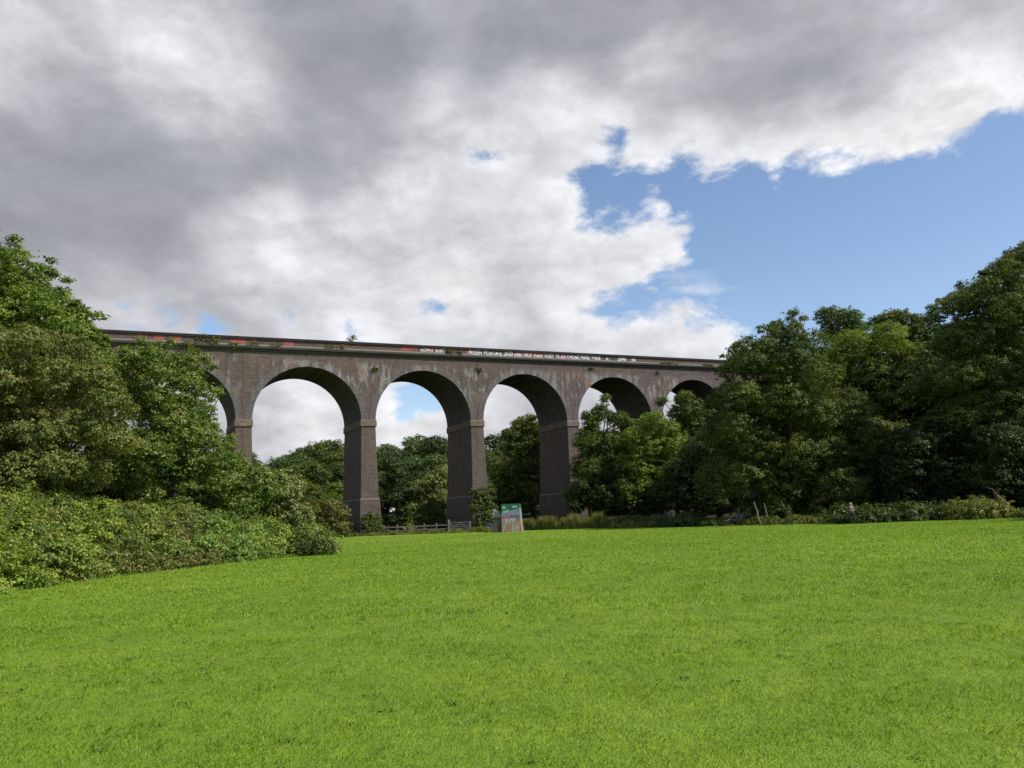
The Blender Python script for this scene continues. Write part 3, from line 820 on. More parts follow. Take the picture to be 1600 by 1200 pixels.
# trees seen through the arches and on the hillside behind
def template(seed, H, mat, leaf, nl=15, name='tree', conic=0.0):
    rng = np.random.default_rng(seed); L = []
    for q in range(nl):
        a = rng.uniform(0, 2*math.pi); t = rng.uniform(.22, .88)
        rr = rng.uniform(.05, .30)*H*(1-conic*t)*(1.15-abs(t-.45))
        L.append([math.cos(a)*rr, math.sin(a)*rr, t*H, H*.15*rng.uniform(.8, 1.25), H*.15*rng.uniform(.8, 1.25), H*.12])
    L.append([0, 0, H*.5, H*.2, H*.2, H*.22])
    root = empty(name)
    foliage('crown', L, leaf, seed+1, mat, root, cover=1.9, inner=.3)
    trunk_mesh((0, 0, 0), (0, 0, H*.6), H*.022, L, rng, M['bark'], root, 5)
    return root
def place(proto, x, y, s, rz, label, cat, group, first):
    if first: r = proto
    else:
        r = proto.copy(); COL.objects.link(r)
        for ch in [c for c in proto.children]:
            c = ch.copy(); COL.objects.link(c); c.parent = r
    r.location = (x, y, ground_z(x, y)-.2); r.rotation_euler = (0, 0, rz); r.scale = (s*1.1, s*1.1, s)
    tag(r, label, cat, group)
    return r
protos = [template(500+i*7, 14, LG[m], .38, 17, 'hillside_tree') for i, m in enumerate(['hill', 'oak', 'hill', 'dark', 'yellow'])]
used = set(); rng = np.random.default_rng(77)
prof_x = [380, 430, 470, 497, 525, 560, 600, 640, 665, 700, 745, 775, 800, 850, 900, 960, 1050]
prof_y = [706, 705, 692, 678, 686, 697, 694, 680, 674, 678, 684, 676, 665, 660, 670, 668, 660]
cnt = 0
for row, (Y, drop) in enumerate([(240, 0), (216, 14), (193, 34), (174, 58), (157, 84)]):
    step = 6.4
    x = -120.0+row*3.1
    while x < 85:
        yy = Y+rng.uniform(-6, 6); xx = x+rng.uniform(-2.5, 2.5); x += step*(Y/190)*rng.uniform(.8, 1.2)
        # target top from the skyline
        pxc = 800+F*xx/yy/1.0; pxc = 800+(pxc-800)*1.0
        if pxc > 1060 or pxc < 250: pass
        ty = np.interp(pxc, prof_x, prof_y)+drop+rng.uniform(-9, 3)
        top = at(pxc, ty, yy)[2]
        H = top-ground_z(xx, yy)
        if H < 5: continue
        k = int(rng.choice(5, p=[.38, .22, .22, .1, .08]))
        place(protos[k], xx, yy, H/14.3, rng.uniform(0, 6.28), 'one of the many rounded green trees of the wooded hillside behind the viaduct', 'tree', 'trees on the wooded hillside', k not in used)
        used.add(k); cnt += 1

k = 0
for x, y, H, rz in [(26, 101, 15, .3), (34, 96, 17, 1.2), (44, 92, 19, 2.2), (52, 84, 20, 3.0), (39, 106, 20, 4.0), (58, 96, 22, 5.0), (22, 108, 13, .9), (47, 78, 15, 2.7), (30, 86, 10, 3.9), (38, 82, 11, 1.7), (63, 80, 22, 3.3)]:
    if y > VY+(x-VX)*math.tan(TH)-4: y = VY+(x-VX)*math.tan(TH)-5
    place(protos[3 if k % 3 else 1], x, y, H/14.3, rz, 'dark tree filling the deep shade behind the front trees of the right wood', 'tree', 'trees deep in the right wood', False); k += 1

for i, (x, y, H, rz) in enumerate([(-29, 20, 9, .4), (-35, 29, 11, 1.9), (-43, 40, 12, 3.1), (-50, 54, 13, 4.4), (-60, 68, 13, 5.2), (-33, 9, 10, 2.6)]):
    place(protos[(0, 4, 1, 2, 0, 4)[i]], x, y, H/14.3, rz, 'tree continuing the left bank beyond the left frame edge', 'tree', 'trees beyond the left frame edge', False)

T2 = [
 ('oak_tree', 'tall dark tree seen through the arch left of the fourth pier', [(815, 665, 18), (800, 680, 18), (835, 672, 18), (850, 690, 22), (812, 700, 26), (840, 720, 30), (805, 735, 28), (835, 765, 32), (800, 775, 26), (860, 770, 24), (828, 655, 9)], 138, .36, 'oak', 61),
 ('fir_tree', 'dark tree right beside the second pier under the arch', [(612, 722, 14), (622, 740, 18), (608, 755, 16), (620, 775, 20), (604, 785, 14), (640, 765, 16), (600, 806, 12), (616, 808, 12), (632, 800, 14), (590, 800, 12)], 136, .36, 'dark', 62),
 ('willow_tree', 'pale green loose tree left of the third pier behind the fence', [(640, 775, 15), (660, 762, 18), (680, 750, 18), (692, 735, 14), (650, 790, 18), (672, 785, 20), (695, 775, 18), (640, 800, 12), (700, 800, 14), (632, 768, 7)], 140, .38, 'pale', 63),
 ('elder_tree', 'yellowish tree between the third pier and the painted block', [(775, 740, 12), (790, 755, 14), (770, 770, 16), (795, 775, 16), (780, 795, 18), (805, 795, 16)], 139, .38, 'yellow', 64),
]
for name, lab, spec, Y, lf, mat, sd in T2:
    tree(name, lab, 'tree', spec, Y, lf, LG[mat], sd, cover=2.0, inner=.3, depth=.6)
bush('beech_hedge', 'clipped olive brown bush left of the second pier', 'shrub', pxlobes([(500, 795, 14), (520, 792, 14), (534, 800, 12), (495, 812, 13), (515, 815, 15), (532, 822, 14), (490, 825, 10), (508, 828, 12)], 98), .24, LG['brown'], 65, cover=2.1, inner=.3)
bush('hedge', 'fresh green hedge behind the fence beside the second pier', 'hedge', pxlobes([(604, 813, 9), (616, 811, 9), (628, 812, 9), (638, 815, 8), (610, 822, 8), (625, 822, 9), (640, 824, 7), (595, 815, 8)], 137), .24, LG['bramble'], 66, cover=2.2, inner=.3)
bush('elder_bush', 'dark brownish bush behind the wooden gate', 'bush', pxlobes([(665, 795, 12), (680, 790, 14), (694, 798, 12), (668, 812, 12), (685, 812, 14), (698, 815, 10), (655, 815, 9)], 128), .28, LG['spiky'], 67, cover=2.1, inner=.3)

# ivy on the piers
def ivy_on(i, z0, z1, label, seed, wmul=1.0):
    rng = np.random.default_rng(seed); n = 40; L = []
    for k in range(n):
        z = z0+(z1-z0)*(k/n); u = i*SP+rng.uniform(-1.3, 1.6)*wmul*(1-.2*k/n); w = -.62+.06*z+rng.uniform(-.12, .08)
        p = via_world(u, w, z); L.append([*p, .6*wmul, .38, .75])
    L = np.array(L); o = (L[:, 0].mean(), L[:, 1].mean())
    bush('ivy', label, 'climbing plant', L, .2, LG['ivy'], seed, 'ivy on the viaduct piers', cover=1.9, puff=.34, inner=.2, sprig=.25)
ivy_on(1, 0, 5.0, 'tall ivy covering the lower front of the third pier beside the gate', 71, 1.2)
ivy_on(0, 0, 2.0, 'small ivy patch at the foot of the second pier, left of the fence', 72, .75)

# undergrowth along the wood edge
def strip_weeds(name, lab, cat, x0, x1, Y0, Y1, h, mat, seed, leaf=.2, n=14, kw=None, group='undergrowth along the far edge of the field'):
    rng = np.random.default_rng(seed); L = []
    for k in range(n):
        t = rng.random(); px = x0+(x1-x0)*t; Y = Y0+(Y1-Y0)*t+rng.uniform(-1, 1.5); d = ray(px, 815)
        X = d[0]/d[1]*Y; r = h*rng.uniform(.42, .7); gz = ground_z(X, Y)
        L.append([X, Y, gz+r*.5, r*1.3, r, r])
    return bush(name, lab, cat, L, leaf, LG[mat], seed+1, group, cover=1.8, puff=.35, inner=.25, sprig=.4, stems=False, **(kw or {}))
strip_weeds('nettle_bush', 'dull green nettle bed behind the standing person', 'weeds', 1300, 1370, 63, 62, 1.5, 'bed', 401)
strip_weeds('nettle_bush', 'dull green nettle bed right of the standing person', 'weeds', 1370, 1440, 62.5, 61.5, 1.5, 'bed', 403)
strip_weeds('nettle_bush', 'dull green nettle bed halfway between the person and the leaning stump', 'weeds', 1440, 1510, 62, 61, 1.35, 'bed', 405)
strip_weeds('fern_clump', 'yellow green feathery clump at the foot of the leaning brown stump', 'fern', 1505, 1560, 60, 58.5, 1.5, 'fern', 407, .16)
strip_weeds('fern_clump', 'small low green clump right of the leaning stump', 'fern', 1575, 1620, 58, 57, .7, 'fern', 409, .14, 9)
strip_weeds('bramble_bush', 'dark low scrub at the foot of the large forward tree, right side', 'bush', 1200, 1300, 69, 66, .75, 'oak', 411, .18, 11)
strip_weeds('bramble_bush', 'dark low scrub at the foot of the large forward tree, left side', 'bush', 1100, 1200, 74, 70, .75, 'oak', 413, .18, 10)
strip_weeds('nettle_bush', 'olive weed clump right of the dry grass strip', 'weeds', 1035, 1095, 78, 75, 1.2, 'bed', 415)
strip_weeds('bramble_bush', 'green scrub clump next to the right end of the dry grass strip', 'bush', 960, 1035, 85, 79, 1.2, 'oak', 417)
strip_weeds('verge_weed', 'small weed patch at the foot of the second pier', 'weeds', 545, 605, 99, 99, .7, 'ivy', 419, .17, 12)
strip_weeds('verge_weed', 'low weeds between the gate and the painted block', 'weeds', 736, 768, 96, 92, .7, 'fern', 421, .17, 9)
strip_weeds('nettle_bush', 'dark scrub between the left bank and the second pier', 'bush', 495, 545, 104, 103, 1.3, 'dark', 423, .22, 12)

def tall_grass(name, lab, segs, n, h, seed, mat='dry'):
    rng = np.random.default_rng(seed)
    t = rng.random(n); px = np.interp(t, [0, 1], [segs[0], segs[1]]); Y = np.interp(t, [0, 1], [segs[2], segs[3]])+rng.uniform(-segs[4], segs[4], n)
    X = np.array([ray(p, 815)[0]/ray(p, 815)[1] for p in px])*Y
    Z = np.array([ground_z(a, b) for a, b in zip(X, Y)])
    P = np.stack([X, Y, Z-.02], 1)
    hh = h*rng.uniform(.5, 1.15, n)*(1+.25*np.sin(X*2.3)+.15*np.sin(X*5.1)); az = rng.uniform(0, 6.28, n); la = rng.uniform(0, 6.28, n); w = .07*rng.uniform(.6, 1.4, n)
    s = np.stack([np.cos(az), np.sin(az), az*0], 1)*w[:, None]/2
    ln = hh*rng.uniform(.1, .45, n)
    T = P+np.stack([np.cos(la)*ln, np.sin(la)*ln, hh], 1); Md = P+np.stack([np.cos(la)*ln*.35, np.sin(la)*ln*.35, hh*.6], 1)
    V = np.stack([P-s, P+s, Md+s, T, Md-s], 1).reshape(-1, 3)
    o = mesh_np(name, V, np.arange(len(V)).reshape(-1, 5), 5, LG[mat], rnd=rng.random(n))
    tag(o, lab, 'grass', kind='stuff')
tall_grass('tall_grass', 'strip of tall yellowish dry grass in front of the fourth pier', (822, 955, 92, 86, 1.6), 9000, 1.25, 431)
tall_grass('rough_grass', 'rough uncut grass along the foot of the fence and gate', (545, 775, 100, 94, .9), 4500, .38, 432, 'fern')
tall_grass('rough_grass', 'rough uncut grass fringe along the shaded edge of the wood', (955, 1560, 82.5, 58.5, 1.1), 14000, .62, 433, 'fern')

tall_grass('rough_grass', 'longer grass fringe along the near part of the bramble bank', (-120, 205, 18.6, 29.6, .35), 5000, .16, 434, 'bramble')
tall_grass('rough_grass', 'longer grass fringe along the far part of the bramble bank', (200, 480, 29.4, 42.8, .45), 5000, .18, 435, 'bramble')
# ================================================================== OBJECTS
def gp(px, Y, py=820):
    d = ray(px, py); x = d[0]/d[1]*Y; return (x, Y, ground_z(x, Y))

# post and rail fence
def fence():
    pxs = [600, 620.7, 641, 663, 682]; Ys = [101.5, 101.3, 101.1, 100.9, 100.7]
    pts = [gp(x, y) for x, y in zip(pxs, Ys)]; end = gp(700.5, 100.5)
    root = empty('wooden_fence', pts[0]); tag(root, 'weathered post and rail fence running from the second pier to the gate', 'fence')
    o = Vector(pts[0]); P = [Vector(p)-o for p in pts+[end]]
    for i, p in enumerate(P[:-1]):
        m = MB(); m.box(p.x-.08, p.x+.08, p.y-.07, p.y+.07, p.z-.3, p.z+1.16); m.frustum((p.x-.08, p.x+.08, p.y-.07, p.y+.07, p.z+1.161), (p.x-.05, p.x+.05, p.y-.02, p.y+.02, p.z+1.22)); m.build('post', M['fence_wood'], root)
    for k, h in enumerate((.92, .45)):
        for a, b in zip(P[:-1], P[1:]):
            m = MB(); dz = random.Random(k*9+int(a.x*7)).uniform(-.04, .04)
            m.bar((a.x, a.y-.095, a.z+h+dz), (b.x, b.y-.095, b.z+h), .045, .15); m.build('rail', M['fence_wood'], root)
fence()
def gate():
    a = gp(701.7, 100.4); b = gp(734.7, 100.0); o = Vector(a); B = Vector(b)-o
    root = empty('field_gate', a); tag(root, 'wooden five-bar field gate with diagonal braces next to the third pier', 'gate')
    m = MB(); m.box(-.12, .12, -.11, .11, -.3, 1.5); m.frustum((-.12,.12,-.11,.11,1.501), (-.05,.05,-.05,.05,1.58)); m.build('gate_post', M['fence_wood'], root)
    m = MB(); m.box(B.x-.09, B.x+.09, B.y-.09, B.y+.09, B.z-.3, 1.32); m.build('gate_post', M['fence_wood'], root)
    d = B.normalized(); s = d*.22; e = B-d*.16
    g = MB()
    for p in (s, e): g.box(p.x-.05, p.x+.05, p.y-.04, p.y+.04, .12, 1.28)
    for h in (.2, .42, .64, .88, 1.2): g.bar((s.x, s.y-.055, h), (e.x, e.y-.055, h), .025, .10)
    mid = (s+e)/2
    g.bar((s.x, s.y-.085, .2), (mid.x, mid.y-.085, 1.2), .022, .09); g.bar((mid.x, mid.y-.085, 1.2), (e.x, e.y-.085, .2), .022, .09)
    g.build('gate_leaf', M['fence_wood'], root)
gate()

# painted concrete block with mossy side block and hand rails
def painted_mat():
    m, N = new_mat('painted_concrete'); P = objco(N)
    s = N.n('ShaderNodeSeparateXYZ'); N.link(P, s.inputs[0]); x, z = s.outputs[0], s.outputs[2]
    n1 = N.noise(P, 1.6, 5, .6); n2 = N.noise(P, 4.5, 5, .7); n3 = N.noise(N.scale(P, (2.2, 2, .6)), 2.0, 5, .6)
    base = N.mix(N.ramp(n3, .38, .62), (.38,.29,.20), (.23,.13,.095))
    base = N.mix(N.ramp(N.noise(N.scale(P, (3, 2, .5)), 2.3, 3, .6), .5, .62), base, (.44,.38,.28))
    green = N.mix(N.ramp(n1, .4, .65), (.022,.11,.066), (.04,.15,.095))
    lil = N.mix(N.ramp(n2, .4, .6), (.27,.26,.32), (.17,.23,.25))
    zz = N.math('ADD', z, N.math('MULTIPLY', N.math('SUBTRACT', n1, .5), .5))
    zz = N.math('ADD', zz, N.math('MULTIPLY', x, .05))
    c = N.mix(N.ramp(zz, 1.50, 1.56), base, lil)
    c = N.mix(N.ramp(N.math('SUBTRACT', zz, N.math('MULTIPLY', x, .28)), 2.05, 2.12), c, green)
    finish(N, c, .75, n2, .3, .02)
    return m
def block():
    Yb = 86.0
    a = gp(783.5, Yb); S = Yb/F
    root = empty('painted_block', a, -.12); tag(root, 'tall concrete block with green and pink graffiti, mossy side block and rails', 'concrete structure')
    W = 31*S; H = 42.5*S
    m = MB(); m.frustum((0, W*1.02, 0, 1.6, -.4), (.02, W*.93, .06, 1.5, H)); m.build('painted_wall', painted_mat(), root, bevel=.03)
    m = MB(); m.box(0.0, W*.98, -.0, 1.6, H*.50, H*.515); 
    pale = simple_mat('paint_white', (.72,.72,.74), (.5,.5,.54), 3); pink = simple_mat('paint_pink', (.50,.12,.20), (.36,.09,.16), 3); mint = simple_mat('paint_mint', (.36,.50,.33), (.22,.40,.30), 4); dk = simple_mat('paint_dark', (.05,.05,.08), (.1,.08,.12), 3)
    def blot(name, mat, cx, cz, rx, rz, seed, w=-.0):
        r = random.Random(seed); m = MB(); n = 18; pts = []
        for k in range(n):
            t = 2*math.pi*k/n; q = r.uniform(.7, 1.15); X = cx+rx*q*math.cos(t); Z = cz+rz*q*math.sin(t)
            pts.append((X, w-.006+.06*(Z+.4)/(H+.4), Z))
        m.face(list(reversed(pts))); m.build(name, mat, root)
    blot('paint_flower', mint, .33, H*.88, .22, .20, 1); blot('paint_flower', mint, .42, H*.72, .30, .14, 2, -.003); blot('paint_flower', mint, .72, H*.76, .16, .16, 3)
    blot('paint_dot', pink, .28, H*.535, .20, .16, 4, -.006)
    def word(t, x0, x1, z0, z1, mat, off=0):
        cu = bpy.data.curves.new('t', 'FONT'); cu.body = t; cu.size = 1; cu.offset = .02
        to = bpy.data.objects.new('t', cu); COL.objects.link(to); bpy.context.view_layer.update()
        me = bpy.data.meshes.new_from_object(to.evaluated_get(bpy.context.evaluated_depsgraph_get())); bpy.data.objects.remove(to)
        xs = [v.co.x for v in me.vertices]; ys = [v.co.y for v in me.vertices]
        for v in me.vertices:
            X = x0+(v.co.x-min(xs))/(max(xs)-min(xs))*(x1-x0); Z = z0+(v.co.y-min(ys))/(max(ys)-min(ys))*(z1-z0)
            v.co = (X, .06*(Z+.4)/(H+.4)-.012-off, Z)
        me.materials.clear(); me.materials.append(mat)
        o = bpy.data.objects.new('graffiti_word', me); COL.objects.link(o); o.parent = root
    word('ISM', W*.56, W*.82, H*.86, H*.93, pale); word('RUE', .55, 1.15, H*.49, H*.60, pink); word('KAZE', 1.15, W*.90, H*.51, H*.59, dk)
    word('SUWE', .45, 1.55, H*.36, H*.48, pale, .004); word('Q', 1.55, 1.85, H*.38, H*.50, pink, .008)
    m = MB(); sw = 16.5*S; sh = 22*S
    m.frustum((-sw*.88, -.004, .15, 1.6, -.4), (-sw*.88, -.004, .18, 1.5, sh)); m.frustum((-sw*.88-.06, -.005, .10, 1.55, sh+.001), (-sw+.02, -.005, .14, 1.5, sh+.10))
    m.build('mossy_side_block', M['concrete_dark'], root, bevel=.04)
    zt = sh+.1
    for y in (.35, 1.35):
        m = MB()
        m.bar((-sw+.25, y, zt-.05), (-sw+.25, y, zt+.85), .05); m.bar((-.28, y, zt-.05), (-.28, y, zt+.62), .045)
        m.bar((-sw+.15, y, zt+.85), (-sw+.35, y, zt+.85), .05); m.bar((-sw+.35, y, zt+.85), (-.12, y, zt+.02), .05)
        m.bar((-sw+.15, y, zt+.38), (-sw+.35, y, zt+.38), .045); m.bar((-sw+.35, y, zt+.38), (-.50, y, zt+.02), .045)
        m.build('railing', M['steel'], root)
    # blue tarpaulin crumpled beside it
    t = gp(765.5, 93.0); m = MB(); r = random.Random(4); nx = 6; nz = 6
    G = [[(-.28+.56*i/nx+r.uniform(-.05,.05), -.12+.1*math.sin(i*1.7+k)+r.uniform(-.04,.04), 1.05*k/nz*(1-.12*abs(i-3))) for i in range(nx+1)] for k in range(nz+1)]
    for k in range(nz):
        for i in range(nx): m.face([G[k][i], G[k][i+1], G[k+1][i+1], G[k+1][i]])
    o = m.build('blue_tarpaulin', M['tarp'], smooth_=True); o.location = t
    md = o.modifiers.new('thick', 'SOLIDIFY'); md.thickness = .03
    tag(o, 'crumpled blue tarpaulin standing between the ivy pier and the mossy block', 'tarpaulin')
block()

# pale-roofed cabin glimpsed over the hedge
def cabin():
    p = gp(611, 147); root = empty('garden_cabin', p, .25); tag(root, 'low cabin with a pale white roof glimpsed above the green hedge', 'cabin')
    x = 1.9
    m = MB(); m.box(-x, x, -1.2, 1.2, 0, 3.3); m.build('wall', M['cream_wall'], root)
    m = MB()
    m.frustum((-x-.25, x+.25, -1.5, 1.5, 3.301), (-x-.2, x+.2, -1.45, 1.45, 3.40)); m.frustum((-x-.2, x+.2, -1.45, 1.45, 3.401), (-x*.55, x*.55, -.15, .15, 4.05)); m.build('roof', M['roof_white'], root)
    for cx in (-1.0, .1, 1.1):
        w = MB(); w.box(cx-.35, cx+.35, -1.23, -1.203, 1.6, 2.75); fr = w.build('window', M['roof_white'], root)
        g = MB(); g.box(cx-.30, cx+.30, -1.24, -1.232, 1.66, 2.69); g.build('pane', M['glass'], fr)
cabin()

# dead wood
def dead_trunks():
    b = gp(1583, 60); t = at(1553, 768, 60.5)
    root = empty('leaning_stump', b); tag(root, 'reddish brown dead tree stump leaning left near the right frame edge', 'dead tree')
    rng = np.random.default_rng(3); m = MB(); e = t-np.array(b)
    w = wobble((0, 0, 0), e, 7, .08, rng); m.tube([(0, 0, -.2)]+w, [.5, .42, .36, .31, .27, .22, .17, .08], 10)
    for k in range(7):
        s = np.array(w[3+k % 4]); m.tube(wobble(s, s+np.array([rng.uniform(-.5, .5), rng.uniform(-.3, .3), rng.uniform(.2, .6)]), 4, .05, rng), [.06, .045, .03, .012], 6)
    for k in range(3): m.tube(wobble((rng.normal()*.2, rng.normal()*.1, 0), e*rng.uniform(.6, .9)+rng.normal(size=3)*.15, 5, .1, rng), [.14, .12, .1, .07, .03], 6)
    m.build('trunk', M['dead_bark'], root, smooth_=True)
    for i, (x0, y0, x1, y1, Y, lab) in enumerate([(1189, 811, 1178, 784, 70, 'pale bare dead stem leaning left at the foot of the wood, the thicker left one'), (1202, 808, 1194, 786, 70.6, 'pale bare dead stem leaning left at the foot of the wood, the thinner right one')]):
        b = gp(x0, Y); t = at(x1, y1, Y+.3)
        m = MB(); rng = np.random.default_rng(8+i); r0 = .10 if i == 0 else .07
        m.tube(wobble((0, 0, -.2), t-np.array(b), 6, .05, rng), [r0, r0*.95, r0*.85, r0*.75, r0*.6, r0*.4], 8)
        root = empty('dead_stem', b); tag(root, lab, 'dead stem', 'pale dead stems under the large tree'); m.build('trunk', M['pale_wood'], root, smooth_=True)
    # fallen grey branches left of the stems
    b = gp(1150, 73.5); root = empty('fallen_branch', b); tag(root, 'tangle of bare grey fallen branches under the large forward tree', 'branches'); rng = np.random.default_rng(17)
    for k in range(8):
        m = MB(); m.tube(wobble((rng.uniform(-1.8, .5), rng.uniform(-.4, .4), rng.uniform(0, .6)), (rng.uniform(.2, 2), rng.uniform(-.4, .4), rng.uniform(.8, 2.0)), 6, .15, rng), [.04, .038, .034, .03, .022, .01], 6)
        m.build('branch', M['pale_wood'], root, smooth_=True)
dead_trunks()

# ------------------------------------------------------------------ person
def skin_obj(name, verts, edges, rad, mat, parent, root_i=0, sub=2):
    me = bpy.data.meshes.new(name); me.from_pydata(verts, edges, []); me.update()
    o = bpy.data.objects.new(name, me); COL.objects.link(o)
    sk = o.modifiers.new('skin', 'SKIN'); sk.use_smooth_shade = True
    for i, v in enumerate(me.skin_vertices[0].data):
        r = rad[i]; v.radius = r if isinstance(r, tuple) else (r, r); v.use_root = (i == root_i)
    ss = o.modifiers.new('sub', 'SUBSURF'); ss.levels = sub; ss.render_levels = sub
    bpy.context.view_layer.update()
    dg = bpy.context.evaluated_depsgraph_get(); nm = bpy.data.meshes.new_from_object(o.evaluated_get(dg))
    nm.name = name; bpy.data.objects.remove(o); nm.materials.clear(); nm.materials.append(mat)
    r = bpy.data.objects.new(name, nm); COL.objects.link(r)
    if parent is not None: r.parent = parent
    return r
def person():
    Y = 61.0; p = gp(1333, Y)
    root = empty('person', p, .12); tag(root, 'person with blond hair in striped grey top and dark trousers at the wood edge', 'person')
    skin = simple_mat('skin', (.50,.30,.22), (.44,.25,.18), 8, .55); hair = simple_mat('blond_hair', (.48,.36,.22), (.34,.24,.14), 12, .6, stretch=(4,4,.6))
    m, N = new_mat('striped_top'); P = objco(N); s = N.n('ShaderNodeSeparateXYZ'); N.link(P, s.inputs[0])
    w = N.math('FRACT', N.math('MULTIPLY', s.outputs[2], 6.5)); c = N.mix(N.ramp(w, .42, .5), (.17,.165,.18), (.06,.057,.07)); finish(N, c, .85, N.noise(P, 40, 3, .6), .3, .004)
    top = m; dark = simple_mat('dark_cloth', (.02,.02,.026), (.035,.035,.042), 12, .85); shoe = simple_mat('shoe', (.03,.03,.03), (.05,.05,.05), 9, .6)
    # facing the camera (-y); height 1.66
    V = []; E = []; R = []
    def add(v, r, par=None):
        V.append(v); R.append(r); i = len(V)-1
        if par is not None: E.append((par, i))
        return i
    pel = add((0, 0, .93), (.155, .11)); wa = add((0, -.005, 1.06), (.13, .095), pel); ch = add((0, -.01, 1.25), (.15, .105), wa); nk = add((0, .01, 1.40), (.055, .055), ch); hd0 = add((0, -.01, 1.47), (.06, .068), nk)
    hd1 = add((0, -.015, 1.55), (.082, .095), hd0); add((0, -.005, 1.63), (.06, .07), hd1)
    for sx in (-1, 1):
        hip = add((sx*.09, 0, .86), (.09, .095), pel); kx = sx*.11+.02; kn = add((kx, -.03, .48), (.055, .06), hip); an = add((sx*.12+.04, .01, .09), (.036, .038), kn); hl = add((sx*.12+.045, .02, .04), (.035, .035), an); add((sx*.14+.05, -.15, .03), (.035, .022), hl)
        sh = add((sx*.17, 0, 1.335), (.055, .055), ch); el = add((sx*.25, .02, 1.08), (.04, .04), sh); wr = add((sx*.10, -.20, 1.05), (.026, .026), el)
        pa = add((sx*.04, -.235, 1.045), (.034, .02), wr)
        for k in range(4):
            z = 1.075-.02*k; a = add((sx*.01, -.25, z), .0095, pa); add((-sx*(.025-.004*abs(k-1)), -.262+.004*k, z-.004), .008, a)
        th = add((sx*.045, -.245, 1.085), .010, pa); add((sx*.02, -.262, 1.105), .008, th)
    body = skin_obj('body', V, E, R, skin, root)
    # clothing
    V2 = []; E2 = []; R2 = []
    def a2(v, r, par=None):
        V2.append(v); R2.append(r); i = len(V2)-1
        if par is not None: E2.append((par, i))
        return i
    b = a2((0, 0, .88), (.175, .13)); w_ = a2((0, -.005, 1.06), (.155, .12), b); c_ = a2((0, -.01, 1.25), (.168, .125), w_); a2((0, .005, 1.375), (.085, .075), c_)
    for sx in (-1, 1):
        s_ = a2((sx*.175, 0, 1.335), (.07, .07), c_); e_ = a2((sx*.255, .02, 1.08), (.056, .056), s_); a2((sx*.13, -.17, 1.052), (.042, .042), e_)
    skin_obj('top', V2, E2, R2, top, root)
    V2, E2, R2 = [], [], []
    b = a2((0, 0, .93), (.165, .122))
    for sx in (-1, 1):
        h_ = a2((sx*.09, 0, .85), (.105, .11), b); k_ = a2((sx*.11+.02, -.03, .48), (.075, .078), h_); a2((sx*.12+.04, .01, .09), (.062, .062), k_)
    skin_obj('trousers', V2, E2, R2, dark, root)
    V2, E2, R2 = [], [], []
    b = a2((0, .025, 1.60), (.088, .098)); c = a2((0, .055, 1.52), (.088, .065), b); a2((0, .07, 1.40), (.085, .045), c); a2((0, -.01, 1.655), (.06, .07), b)
    for sx in (-1, 1): q = a2((sx*.078, .01, 1.54), (.022, .05), b); a2((sx*.085, .0, 1.42), (.025, .035), q)
    skin_obj('hair', V2, E2, R2, hair, root)
    for sx in (-1, 1):
        skin_obj('shoe', [(sx*.12+.042, .045, .04), (sx*.14+.055, -.19, .03)], [(0, 1)], [(.05, .05), (.045, .032)], shoe, root)
        m = MB(); m.tube([(sx*.032, -.105, 1.56), (sx*.032, -.113, 1.56)], [.011, .008], 8); m.build('eye', shoe, root)
    m = MB(); m.tube([(0, -.10, 1.565), (0, -.122, 1.535), (0, -.108, 1.525)], [.008, .014, .010], 8); m.build('nose', skin, root)
    m = MB(); m.tube([(-.022, -.104, 1.502), (0, -.110, 1.499), (.022, -.104, 1.502)], [.003, .006, .003], 6); m.build('mouth', simple_mat('lips', (.35,.12,.11), (.3,.1,.1), 9, .5), root)
person()

